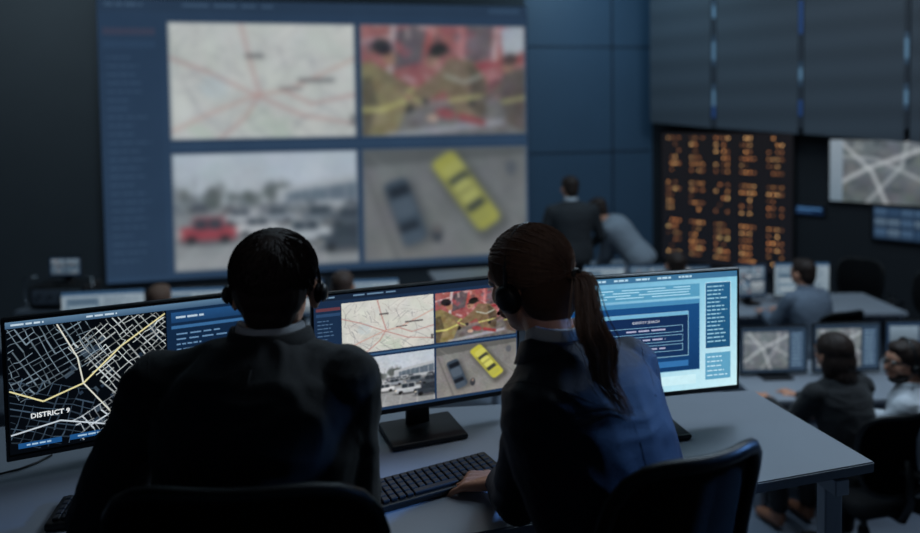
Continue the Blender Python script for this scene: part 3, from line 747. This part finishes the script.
# right upper cladding (soffit panels)
WS=WP(A+WR.n*.35,Bp-A)
def clad(px0,px1,y0,y1,i):
    a=WS.sz(px0,y0);b=WS.sz(px1,y1)
    bm=bmesh.new(); P=[]
    for (s,z) in ((a[0],a[1]),(b[0],b[1]),(b[0],4.3),(a[0],4.3)):
        P.append(WS.at(s+.006*(1 if s==a[0] else -1),z,0))
    v=[bm.verts.new(p) for p in P]+[bm.verts.new(p-WS.n*.3) for p in P]
    bm.faces.new(v[:4]);bm.faces.new(v[4:][::-1])
    for k in range(4): bm.faces.new((v[k],v[(k+1)%4],v[4+(k+1)%4],v[4+k]))
    struct('wall_cladding' if i==0 else 'wall_cladding.%03d'%i,bm_me(bm),M_clad)
seams=[(650,122),(711,128),(716,128),(798,134),(803,134),(904,142),(909,142),(975,147)]
k=0
for (a,b) in ((0,1),(2,3),(4,5),(6,7)):
    clad(seams[a][0],seams[b][0],seams[a][1],seams[b][1],k); k+=1
M_led=mat('led_strip_glow',(96,128,152),.4,emit=.36)
M_ledm=mat('led_strip_soft',(60,80,100),.4,emit=.3)
M_ledd=mat('led_strip_dim',(44,74,124),.4,emit=.32)
for px,segs in ((713.5,((0,6,2),(6,18,0),(36,42,2),(42,60,0),(60,66,2),(84,90,2),(90,106,0),(106,118,1))),(800.5,((0,34,1),(62,68,2),(68,80,0),(80,86,2),(100,116,1))),(906.5,((32,38,2),(38,58,0),(58,64,2),(84,90,2),(90,104,0),(104,110,2)))):
    s,z=WS.sz(px,60); e=empty('light_strip','slim vertical wall light strip set between grey panels','light strip',WS.at(s,WS.sz(px,120)[1],-.02),WS.rz(),'light strips between wall panels')
    zb0=WS.sz(px,120)[1]
    obj('channel',box((0,.0,1.2),(.05,.02,2.6)),M_door,e)
    for (y0,y1,dm) in segs:
        za=WS.sz(px,y1)[1]-zb0; zc=WS.sz(px,y0)[1]-zb0
        obj('light_segment',box((0,-.014,(za+zc)/2),(.042,.012,zc-za),.002),(M_led,M_ledd,M_ledm)[dm],e)

def wall_display(name,label,cat,WPn,px0,py0,px1,py1,fill,mt,off=.06,step=.0012):
    pm=(px0+px1)/2; s0,_=WPn.sz(px0,py0); s1,_=WPn.sz(px1,py0); z1=WPn.sz(pm,py0)[1]; z0=WPn.sz(pm,py1)[1]; w=s1-s0;h=z1-z0
    e=empty(name,label,cat,WPn.at((s0+s1)/2,z0,.0),WPn.rz())
    obj('frame',box((0,-off/2,h/2),(w+.05,off,h+.05),.01),M_black,e)
    c=Canvas(w,h,step); fill(c); obj('screen',c.mesh(mt),None,e,loc=(0,-off-.003,h/2)); return e
def fill_amber(c):
    rnd=random.Random(21); c.rect(0,0,1,1,(20,20,23),(16,18,23)); c.up()
    for bx in range(5):
        for row in range(19):
            if row in (6,12): continue
            x=.05+bx*.195; y=.03+row*.050
            k=rnd.uniform(.65,1.15)
            for q in range(4):
                if rnd.random()<.28: continue
                col=rnd.choice([(226,156,94),(190,122,74),(244,186,122),(140,92,60)])
                c.rect(x+q*.030,y,x+q*.030+.014,y+.013,tuple(min(255,v*k) for v in col))
M_amb=screen_mat('departure_board_emission',1.5,nz=.1)
wall_display('data_display','tall black wall display filled with rows of amber characters','display',WR,664,133,795,266,fill_amber,M_amb)
def fill_wmap(c):
    c.rect(0,0,1,1,(60,72,84)); c.up(); c.raster(ras_aerial(77,(112,120,126)),.0,.0,1,1); c.up(); c.rect(.0,.0,.14,1,(150,164,176),(120,138,152))
M_wm=screen_mat('map_display_emission',.78,nz=.08)
wall_display('wall_monitor','wide wall display showing a grey street map','display',WR,832,140,930,203,fill_wmap,M_wm)
def fill_cam(c):
    rnd=random.Random(4); c.rect(0,0,1,1,(34,54,78),(26,42,62)); c.up()
    for i in range(4):
        for j in range(3): c.rect(.03+i*.245,.05+j*.32,.25+i*.245,.33+j*.32,rnd.choice([(76,104,134),(100,122,142),(54,80,110)]),(40,60,84))
wall_display('wall_monitor','small dark-blue wall display showing camera feed tiles','display',WR,875,208,930,240,fill_cam,M_wm)
def fill_status(c):
    c.rect(0,0,1,1,(20,40,70)); c.up(); c.rect(.05,.2,.95,.4,(80,128,176)); c.rect(.05,.6,.6,.75,(60,96,140))
wall_display('wall_monitor','tiny blue status display with bright text lines','display',WR,797,206,824,214,fill_status,M_wm,.03)

# ------------------------------------------------------------ foreground desk
NR=onz(875,462,.75); FR=onz(752,390,.75); NM=onz(745,487,.75)
d=(NM-NR); N2=NR+d*((NR.x-.02)/-d.x)
pts=[(NR.x,NR.y),(FR.x,FR.y),(-.2,2.12),(-1.75,2.02),(-1.9,1.48),(-.25,1.47),(N2.x,max(N2.y,1.47))]
e=empty('control_desk','long pale grey laminate operator desk with metal legs','desk',(0,1.8,0),0)
o=obj('desktop',prism([(p[0],p[1]-1.8) for p in pts],.722,.75,.003),M_desk,e)
for (x,y) in ((NR.x-.10,NR.y+.03),(FR.x-.12,FR.y-.1),(.70,1.80),(-1.7,1.6),(-1.6,1.9)):
    obj('leg',box((x,y-1.8,.361),(.045,.045,.722),.004),M_metal,e)
obj('cross_rail',box(((NR.x+FR.x)/2-.1,(NR.y+FR.y)/2-1.83,.70),(.04,.5,.04),.003,rot=Euler((0,0,math.atan2(-(FR.x-NR.x),FR.y-NR.y)))),M_metal,e)

M_scr=screen_mat('monitor_emission',.88,nz=.04,sc=60)
M_scr3=screen_mat('bright_monitor_emission',1.08,nz=.04,sc=60)
M_scr2=screen_mat('background_monitor_emission',.82,nz=.05,sc=20)
MW,MH=.597,.336
monitor('black widescreen monitor showing a dark city street map',-.868,1.847,.75,.985,math.radians(25),MW+.005,MH+.006,city_display(MW,MH,M_scr))
monitor('black widescreen monitor showing map and three camera feeds',-.118,1.955,.75,1.005,math.radians(20.5),MW,MH,operations_display(MW,MH,M_scr,.0001,3,(.125,.995),.51))
monitor('black widescreen monitor with light blue search window',.505,1.948,.75,1.025,math.radians(12),MW,MH,search_display(MW,MH,M_scr3))

# keyboards
def keyboard(label,c,rz,w=.34,dp=.125):
    e=empty('keyboard',label,'keyboard',(c[0],c[1],.75),rz)
    bm=bmesh.new(); box_bm(bm,(0,0,.009),(w,dp,.016),.004); obj('case',bm_me(bm),M_black,e)
    bm=bmesh.new(); nx,ny=16,5
    for j in range(ny):
        for i in range(nx):
            if j==0 and 4<=i<=9:
                if i==4: box_bm(bm,((-w/2+.012)+(6.5+.5)*(w-.024)/nx,-dp/2+.02,.02),((w-.024)/nx*6-.003,.018,.008),.002,seg=1)
                continue
            box_bm(bm,(-w/2+.012+(i+.5)*(w-.024)/nx,-dp/2+.02+j*(dp-.03)/(ny-.4),.02),((w-.024)/nx-.003,.018,.008),.002,seg=1)
    o=obj('keys',bm_me(bm),mat('key_plastic',(36,39,44),.45,bump=.03,scale=300),e); o['kind']='stuff'
    return e
K=onz(436,484,.75); keyboard('black low-profile keyboard on the desk',(K.x,K.y),math.radians(27))
K2=onz(60,512,.75); keyboard('black keyboard partly hidden beside a sleeve',(K2.x+.145,K2.y+.01),math.radians(12),.3)
bmc=tube([onz(-30,470,.755)+V(0,.0,0),onz(0,474,.755),onz(20,469,.755),onz(36,463,.755),onz(52,455,.755)],.003,6)
tag(obj('cable',bmc,M_black,smooth=True),'thin black cable lying on the grey desk','cable')

# ------------------------------------------------------------ foreground man
mb=V(-.38,1.28,0)
J={'pelvis':V(-.03,-.06,.62),'neck':V(.006,.065,1.228),'head':V(.008,.105,1.312),'shL':V(-.198,.03,1.142),'shR':V(.158,.03,1.145),
   'elL':V(-.335,.05,.88),'wrL':V(-.24,.28,.80),'elR':V(.152,.06,.87),'wrR':V(.10,.30,.80),'hipL':V(-.09,-.05,.6),'hipR':V(.09,-.05,.6),
   'knL':V(-.13,.38,.58),'knR':V(.12,.38,.58),'anL':V(-.13,.36,.11),'anR':V(.12,.36,.11),'toL':V(-.14,.5,.05),'toR':V(.13,.5,.05),'bow':.018}
J['huL']=V(0,0,1);J['huR']=V(0,0,1);J['hdL']=V(.1,1,-.05);J['hdR']=V(-.1,1,-.05)
man,R=human('person in dark suit jacket with short dark hair, seated at desk',mb,0,J,(.05,-.12),M_suit,hair=M_hair,hairstyle='crop',hn=.0025,k=(1.02,1.02),vox=.005,infl=.012,wr=.007,jname='jacket',arm=1.1,hk=.97,seam=True,pad=1,
   collar=[(M_shirtw,-.008,.028,.059,.057,'shirt_collar'),(M_suit,-.035,.018,.082,.070,'jacket_collar')])
def combed(body,H,R,n,mt,hk=1.0):
    bm=bmesh.new(); rnd=random.Random(1); C=V(0,-.018,.040)
    crown=V(.15,-.55,.8).normalized()
    def surf(d): return V(d.x*.085,d.y*.098,d.z*(.079 if d.z>0 else .098))
    for i in range(n):
        th=rnd.uniform(0,2*math.pi); z=rnd.uniform(-.72,1); q=math.sqrt(1-z*z); d=V(q*math.cos(th),q*math.sin(th),z)
        if d.y>.35 and d.z<.5: continue
        if d.z<-.3 and d.y>-.5: continue
        if d.z<.12 and d.y>-.15: continue
        t=(d-crown); t=(t-d*t.dot(d)); 
        if t.length<.05: t=V(rnd.uniform(-1,1),rnd.uniform(-1,1),0)
        t=(t.normalized()+V(rnd.uniform(-.3,.3),rnd.uniform(-.25,.25),rnd.uniform(-.25,.25)-.25)); t=(t-d*t.dot(d)).normalized()
        l=rnd.uniform(.2,.42); P=[]; lift=rnd.uniform(.01,.04)
        for j in range(4):
            a=l*j/3; dd=(d*math.cos(a)+t*math.sin(a)); P.append(H+R@((C+surf(dd)*(1.004+(lift if j in(1,2) else .008)+rnd.uniform(-.003,.004)))*hk))
        tube_bm(bm,P,[.0008,.0011,.0009,.0002],3)
    o=obj('hair_strands',bm_me(bm),mt,body); o['kind']='stuff'
combed(man,J['head'],R,5200,M_hair,.97)
headset('black headset worn over short dark hair',J['head'],R,mb,0,.97,-1,.1,1.02,.002,.113,.66)
office_chair('black office chair behind seated person in dark suit',(-.37,1.34,0),0.02,True,1.065,.48)

# ------------------------------------------------------------ foreground woman
wb=V(.30,1.33,0); yw=math.radians(34)
def L(x,y,z):
    v=V(x,y,z)-wb; return Matrix.Rotation(-yw,3,'Z')@v
Wr=onz(501,481,.785)
J2={'pelvis':L(.33,1.28,.60),'neck':L(.190,1.37,1.205),'head':L(.140,1.425,1.305),'shL':L(.140,1.30,1.108),'shR':L(.340,1.42,1.128),
    'elL':L(.108,1.40,.865),'wrL':L(Wr.x,Wr.y,.785),'elR':L(.430,1.50,.87),'wrR':L(.34,1.72,.79),
    'hipL':L(.25,1.23,.58),'hipR':L(.39,1.34,.58),'knL':L(.05,1.58,.57),'knR':L(.22,1.70,.57),'anL':L(.05,1.60,.11),'anR':L(.22,1.72,.11),'toL':L(-.02,1.72,.05),'toR':L(.14,1.84,.05),'bow':.025}
rot=lambda v:Matrix.Rotation(-yw,3,'Z')@v
J2['hdL']=rot(V(-.85,.30,-.14)); J2['huL']=rot(V(0,0,1)); J2['hdR']=rot(V(-.2,1,-.05)); J2['huR']=rot(V(0,0,1))
wom,R2=human('person in navy jacket with brown ponytail, leaning toward monitor',wb,yw,J2,(math.radians(14),-.22,-.08),M_suitb,hair=M_hairb,hairstyle='pony',hn=.0005,k=(.88,.94),vox=.0045,infl=.012,wr=.0055,jname='jacket',arm=.93,cuff=.025,hk=.93,seam=True,pad=1,
   collar=[(M_shirtw,-.005,.034,.055,.055,'shirt_collar'),(M_suitb,-.035,.012,.074,.067,'jacket_collar')])
def slerp(a,b,t):
    w=math.acos(max(-1,min(1,a.dot(b)))); s=math.sin(w) or 1; return (a*math.sin((1-t)*w)+b*math.sin(t*w))/s
H=J2['head']; hk=.93
tie=V(0,-.96,-.30).normalized()
def headstrands(n,sd,rad,lift):
    rnd=random.Random(sd); bm=bmesh.new()
    for i in range(n):
        # start points spread along the hairline and over the scalp
        th=rnd.uniform(-.1,math.pi+.1); el=rnd.uniform(-.35,1.45)
        d0=V(math.cos(th)*math.cos(el),math.sin(th)*math.cos(el)*.75,math.sin(el)).normalized()
        if d0.z<.3 and d0.y>.15: d0=V(math.copysign(1,d0.x),rnd.uniform(-.3,.12),d0.z).normalized()
        P=[]; amp=rnd.uniform(0,lift) if i%14 else lift*2.2; ph=rnd.uniform(0,6)
        for j in range(9):
            q=slerp(d0,tie,j/8*.97); c=V(0,-.013,.043)+V(q.x*.0845,q.y*.0985,q.z*(.083 if q.z>0 else .096)); P.append(H+R2@(c*hk*(1.004+amp*abs(math.sin(j*.8+ph)))))
        tube_bm(bm,P,[.0008]+[rad]*7+[.0010],4)
    return bm_me(bm)
o=obj('hair_strands',headstrands(1150,4,.0014,.014),M_hairb,wom); o['kind']='stuff'
T0=H+R2@V(0,-.112,.004)*hk
iw=lambda p:L(p.x,p.y,p.z)
P1=[T0,T0+R2@V(.004,-.026,-.008)]
P1+= [iw(ony(591,325,1.258)),iw(ony(598,348,1.228)),iw(ony(604,374,1.218)),iw(ony(616,396,1.214)),iw(ony(629,420,1.218))]
def bez(P,t):
    n=len(P)-1; x=t*n; i=min(int(x),n-1); u=x-i
    p0=P[max(i-1,0)];p1=P[i];p2=P[i+1];p3=P[min(i+2,n)]
    return .5*((2*p1)+(p2-p0)*u+(2*p0-5*p1+4*p2-p3)*u*u+(3*p1-p0-3*p2+p3)*u*u*u)
M_haire=mat('hair_light_ends',(140,106,86),.45,vary=.4,scale=100,spec=.35)
def tailmesh(n,sd,l0,l1,rad):
    rnd=random.Random(sd); bm=bmesh.new()
    for i in range(n):
        fly=i%10==0
        a=rnd.uniform(0,6.28); q=math.sqrt(rnd.random())*(1.6 if fly else 1); ln=rnd.uniform(l0,l1); ph=rnd.uniform(-1.0,1.0); wv=rnd.uniform(.004,.010)
        P=[]
        for j in range(17):
            t=j/16*ln; s=.009+.021*math.sin(min(1,t*1.45)*math.pi*.62); s*=(1-.6*max(0,t-.45)/.55)
            c=bez(P1,t); P.append(c+V(math.cos(a)*q*s+wv*math.sin(t*13+ph+a*.3)*min(1,t*3),math.sin(a)*q*s*.8,math.sin(a*3)*.002))
        tube_bm(bm,P,[rad]*14+[rad*.7,rad*.5,.0002],4)
    return bm_me(bm)
o=obj('ponytail',tailmesh(400,5,.5,.86,.0012),M_hairb,wom); o['kind']='stuff'
o=obj('ponytail_highlights',tailmesh(120,6,.78,1.0,.0010),M_haire,wom); o['kind']='stuff'
c0=T0+R2@V(0,-.012,.0); P=[c0+R2@V(math.cos(t*.5236)*.012,0,math.sin(t*.5236)*.012) for t in range(12)]
obj('hair_tie',tube(P,.004,8,True),M_black,wom,smooth=True)
headset('black headset with round ear cups worn over ponytail',H,R2,wb,yw,.95,1,.12,1.0,.0038,.122,.95)
office_chair('black mesh-backed office chair behind leaning person',(.286,1.355,0),math.radians(24),False,1.09,.335)

# ------------------------------------------------------------ background furniture
def bdesk(label,x0,x1,y0,y1,rz=0,group='desks on the main floor'):
    cx,cy=(x0+x1)/2,(y0+y1)/2; w,dp=x1-x0,y1-y0
    e=empty('desk',label,'desk',(cx,cy,FZ),rz,group)
    obj('desktop',box((0,0,.735),(w,dp,.03),.004),M_desk,e)
    for s in(-1,1): obj('side_panel',box((s*(w/2-.04),0,.36),(.03,dp*.9,.72),.003),M_edge,e)
    obj('modesty_panel',box((0,dp*.4,.5),(w-.12,.02,.35),.002),M_edge,e)
    return e
TZ=FZ+.75
bdesk('pale desk with monitors and seated pair of operators',1.80,4.1,4.2,4.9)
bdesk('long pale desk carrying several lit monitors',1.05,3.9,6.05,6.75)
bdesk('long desk carrying lit monitors beside equipment rack',-4.3,.3,5.4,6.05)
bdesk('pale meeting desk beside standing people',-.35,2.3,7.65,8.3,a12)
def bmon(px,py_top,y,w,h,kind,seed,rz=0,lab='monitor'):
    p=ony(px,py_top,y); zc=max(p.z-h/2,TZ+h/2+.03)
    D=small_display(kind,w,h,M_scr2,seed)
    return monitor(lab,p.x,y,TZ,zc,rz,w,h,D,group='monitors on the main floor desks')
bmon(774,329,4.6,.445,.30,'map',1,.04,'monitor showing grey street map on pale desk')
bmon(847,324,4.6,.445,.31,'map',2,.04,'monitor showing grey street map on pale desk')
bmon(920,322,4.6,.445,.315,'cams',3,.0,'monitor showing camera tiles beside operator in light shirt')
bmon(750,265,6.4,.30,.29,'cams',4,.1,'monitor with bluish feeds behind operator')
bmon(802,263,6.4,.5,.30,'list',5,.0,'monitor with bluish lists behind operator')
bmon(604,266,6.5,.38,.28,'list',6,.05,'monitor with pale lists on long desk')
bmon(649,265,6.5,.38,.28,'cams',7,.0,'monitor with bluish feeds on long desk')
bmon(692,266,6.5,.34,.27,'cams',17,.0,'monitor with bluish feeds on long desk')
bmon(103,291,5.7,.64,.34,'list',8,.15,'monitor showing pale blue lists')
bmon(195,288,5.7,.48,.32,'list',9,.1,'monitor showing pale blue lists')
bmon(375,279,5.7,.38,.30,'list',10,.1,'monitor showing pale blue lists')
bmon(300,279,5.7,.38,.30,'cams',12,.1,'monitor with bluish feeds on long desk')

# equipment cabinet left
E=ony(68,305,6.35)
e=empty('equipment_cabinet','dark grey floor cabinet carrying radio equipment','cabinet',(E.x,6.4,FZ))
hC=E.z-FZ
obj('body',box((0,0,hC/2),(.75,.5,hC),.01),M_edge,e)
for s in(-1,1):
    dd=obj('door',box((s*.185,-.255,hC/2-.02),(.35,.018,hC-.12),.004),M_door,e)
    obj('handle',tube([V(s*.03,-.265,hC*.55),V(s*.03,-.29,hC*.55),V(s*.03,-.29,hC*.7),V(s*.03,-.265,hC*.7)],.006,6),M_chrome,dd)
e=empty('radio_unit','boxy black radio equipment unit with dials and side handles','radio equipment',(E.x,6.33,E.z))
obj('case',box((0,0,.11),(.5,.3,.2),.015),M_black,e)
obj('front_panel',box((0,-.155,.12),(.44,.012,.13),.003),M_edge,e)
for s in(-1,1): obj('handle',tube([V(s*.26,-.1,.05),V(s*.30,-.12,.05),V(s*.30,-.12,.28),V(s*.2,-.1,.29)],.01,8),M_chrome,e,smooth=True)
for i in range(4): obj('dial',cyl((-.15+i*.1,-.16,.12),(-.15+i*.1,-.18,.12),.02,n=16),M_chrome,e)
D=small_display('cams',.28,.16,screen_mat('dim_monitor_emission',.6,nz=.05),31)
monitor('small monitor on top of radio equipment',E.x,6.33,E.z+.215,E.z+.36,0,.28,.16,D)

# people on main floor
def seated(label,x,y,rz,scale=1,top=None,hair=None,style='short',look=(0,0),lean=.06,reach=.0,skin=None,collar=None,shoe=None,low=None,zoff=0,vox=.011,k=(1,1)):
    J={'pelvis':V(0,0,.53),'neck':V(0,lean,1.075),'head':V(0,lean+.035,1.19),'shL':V(-.17,lean-.01,1.0),'shR':V(.17,lean-.01,1.0),
    'elL':V(-.21,lean+.12,.77),'elR':V(.21,lean+.12,.77),'wrL':V(-.11,lean+.34+reach,.79),'wrR':V(.11,lean+.34+reach,.79),
    'hipL':V(-.09,0,.52),'hipR':V(.09,0,.52),'knL':V(-.11,.42,.52),'knR':V(.11,.42,.52),'anL':V(-.11,.40,.10),'anR':V(.11,.40,.10),'toL':V(-.12,.54,.045),'toR':V(.12,.54,.045),'bow':.02}
    for q in('neck','head','shL','shR','elL','elR','wrL','wrR','pelvis'): J[q].z+=zoff
    b,R=human(label,V(x,y,FZ),rz,J,look,top or M_suit,low=low,shoe=shoe,hair=hair or M_hair,hairstyle=style,vox=vox,infl=.01,wr=.006,skin=skin,collar=collar,k=k,jname='shirt')
    return b,R,J
chair_src=None
def bchair(x,y,rz,label='black office chair on the main floor'):
    global chair_src
    if chair_src is None:
        chair_src=office_chair(label,(x,y,FZ),rz,True,.98,.44,'office chairs on the main floor'); return chair_src
    return copy_thing(chair_src,(x,y,FZ),rz,label)
def atd(px,y): return (px-460)/F*y
seated('person with loose dark hair in black clothes, hand on desk',atd(843,3.85),3.76,.3,top=M_suit,style='loose',look=(.1,-.1),lean=.08,reach=.08,vox=.008,shoe=M_shoebr,k=(.88,.92),zoff=-.04)
bchair(atd(843,3.85)+.05,3.70,.22,'black office chair under operator in black clothes')
b,R3,J3=seated('person in pale grey shirt wearing glasses and headset',atd(904,3.85),3.66,.75,top=M_shirtl,look=(.85,-.05),lean=.05,vox=.008,zoff=-.04,collar=[(M_shirtl,-.02,.03,.07,.062,'shirt_collar')])
headset('black headset worn by operator in pale shirt',J3['head'],R3,V(atd(904,3.85),3.66,FZ),.75,1.0,-1,cup=.8)
g=bmesh.new(); T=lambda v:J3['head']+R3@Vector(v)
for s in(-1,1):
    tube_bm(g,[T((s*.033+.021*math.cos(t*.5236),.104,.012+.017*math.sin(t*.5236))) for t in range(12)],.0036,6,True); tube_bm(g,[T((s*.054,.104,.016)),T((s*.082,.0,.014))],.0036,6)
tube_bm(g,[T((-.012,.104,.015)),T((.012,.104,.015))],.003,6)
obj('glasses',bm_me(g),M_black,b)
# short dark beard along the jaw
g=bmesh.new()
for (o_,r_) in (((0,.058,-.086),(.034,.034,.026)),((-.034,.036,-.066),(.024,.036,.030)),((.034,.036,-.066),(.024,.036,.030)),((0,.088,-.046),(.022,.010,.005))): sph_bm(g,T(o_),r_,R3,16)
obj('beard',remesh(g,.006,2,.001,(30,30,30)),M_hair,b)
bchair(atd(906,3.85)+.08,3.58,.7,'black office chair under operator in pale shirt')
seated('person with dark hair in grey-blue shirt working at desk',atd(806,5.75),5.6,.35,top=M_shirtg,look=(.15,0),lean=.08,collar=[(M_shirtg,-.02,.03,.07,.062,'shirt_collar')])
bchair(atd(806,5.75)+.02,5.54,.3,'black office chair under operator in grey-blue shirt')
seated('person with dark hair in dark clothes seated by monitors',atd(670,6.0),5.75,0,top=M_trous,zoff=.05)
bchair(atd(670,6.0),5.7,0,'black office chair at long desk')
seated('person with cropped brown hair facing pale monitor',atd(155,5.05),4.95,0,top=M_trous,hair=mat('hair_cropped',(128,96,80),.7,bump=.3,scale=100,vary=.2),zoff=.02)
bchair(atd(155,5.05),4.9,0,'black office chair at long desk')
seated('person with brown hair seated between lit monitors',atd(341,5.2),5.05,0,top=M_trous,hair=mat('hair_mid',(84,62,52),.6,bump=.3,scale=100,vary=.3),zoff=.08)
bchair(atd(341,5.2),5.0,0,'black office chair at long desk')
def standing(label,x,y,rz,J,**kw):
    return human(label,V(x,y,FZ),rz,J,**kw)
J4={'pelvis':V(0,0,.98),'neck':V(0,.05,1.54),'head':V(.0,.09,1.66),'shL':V(-.21,.02,1.45),'shR':V(.21,.02,1.45),'elL':V(-.30,.05,1.17),'elR':V(.30,.05,1.17),'wrL':V(-.22,.25,1.0),'wrR':V(.22,.25,1.0),
 'hipL':V(-.09,0,.95),'hipR':V(.09,0,.95),'knL':V(-.1,.03,.52),'knR':V(.1,.03,.52),'anL':V(-.11,0,.1),'anR':V(.11,0,.1),'toL':V(-.13,.14,.045),'toR':V(.13,.14,.045)}
for q in J4: 
    if q[:2] in('ne','he','sh','el','wr','pe','hi'): J4[q].z+=.12
standing('person in dark suit standing with back turned',atd(572,6.98),6.98,.1,J4,look=(.1,-.1),top=M_suitg,k=(1.2,1.15),vox=.012,hk=1.06,jname='jacket',collar=[(M_shirtw,-.02,.04,.06,.058,'shirt_collar')])
J5={'pelvis':V(0,-.02,1.02),'neck':V(-.34,.12,1.44),'head':V(-.42,.17,1.53),'shL':V(-.35,-.05,1.35),'shR':V(-.22,.28,1.39),'elL':V(-.36,.12,1.05),'elR':V(-.22,.42,1.05),'wrL':V(-.40,.34,.80),'wrR':V(-.32,.52,.80),
 'hipL':V(-.03,-.09,.97),'hipR':V(.03,.09,.97),'knL':V(-.06,-.08,.52),'knR':V(.0,.12,.52),'anL':V(.0,-.1,.1),'anR':V(.06,.1,.1),'toL':V(-.13,-.08,.045),'toR':V(-.07,.12,.045)}
standing('person in pale shirt bending over a desk',atd(643,7.1),7.15,0,J5,look=(.9,-.35),top=mat('shirt_pale',(134,142,152),.8,vary=.05),k=(1.1,1.15),vox=.012,arm=1.15)
bchair(atd(850,7.2),7.0,2.6,'black high-backed office chair near wall displays')
bchair(atd(905,6.8),6.4,2.2,'black high-backed office chair near wall displays')

# ------------------------------------------------------------ lights
def area(name,loc,target,size,power,col,sy=None):
    l=bpy.data.lights.new(name,'AREA'); l.energy=power; l.color=col; l.size=size
    if sy: l.shape='RECTANGLE'; l.size_y=sy
    o=bpy.data.objects.new(name,l); COL.objects.link(o); o.location=loc
    o.rotation_euler=(Vector(target)-Vector(loc)).to_track_quat('-Z','Y').to_euler(); return o
area('ceiling_light',(0,6,4.2),(0,6.6,0),5,62,(.56,.83,1),3)
area('desk_light',(.6,2.6,3.6),(.5,2.2,.7),1.2,7,(.70,.86,1),.8)
area('aisle_light',(3.2,4.2,4.0),(2.6,4.2,0),1.5,66,(.70,.86,1),1.5)
area('floor_fill_light',(1.5,3.3,3.2),(1.45,3.7,-.85),.6,26,(.6,.8,1),.6)  # added fill that brightens the lower floor, no fixture there
area('column_light',(1.9,8.3,3.9),(1.9,9.8,1.0),.8,16,(.46,.78,1),.4)
area('wall_fill_light',(-4.5,6.4,4.0),(-5.2,8.4,1.8),1.2,28,(.7,.9,1),.6)  # added fill to lift the dark left wall
area('cladding_fill_light',(3.2,6.6,3.9),(4.4,8.4,2.4),1.5,9,(.7,.87,1),.6)  # added fill to brighten the upper panels
def spot(name,loc,tgt,e,col,ang,bl=.6,sz=.08):
    sl=bpy.data.lights.new(name,'SPOT'); sl.energy=e; sl.color=col; sl.spot_size=math.radians(ang); sl.spot_blend=bl; sl.shadow_soft_size=sz
    so=bpy.data.objects.new(name,sl); COL.objects.link(so); so.location=loc
    so.rotation_euler=(Vector(tgt)-so.location).to_track_quat('-Z','Y').to_euler()
spot('shoulder_rim_spot',(2.0,1.62,1.72),(.48,1.42,.96),210,(.16,.40,1),25)  # added blue rim light for the navy jacket's right side
spot('hair_fill_spot',(.35,-.9,3.4),(.16,1.38,1.34),11,(1,.92,.86),8,.8)  # added fill to brighten the brown hair
spot('hair_fill_spot.001',(-.9,-.9,3.4),(-.37,1.36,1.36),10,(.95,.9,.88),8,.8)  # added fill to brighten the short dark hair
w=bpy.data.worlds.new('world'); S.world=w; w.use_nodes=True
w.node_tree.nodes['Background'].inputs[0].default_value=(.24,.42,.7,1); w.node_tree.nodes['Background'].inputs[1].default_value=.042
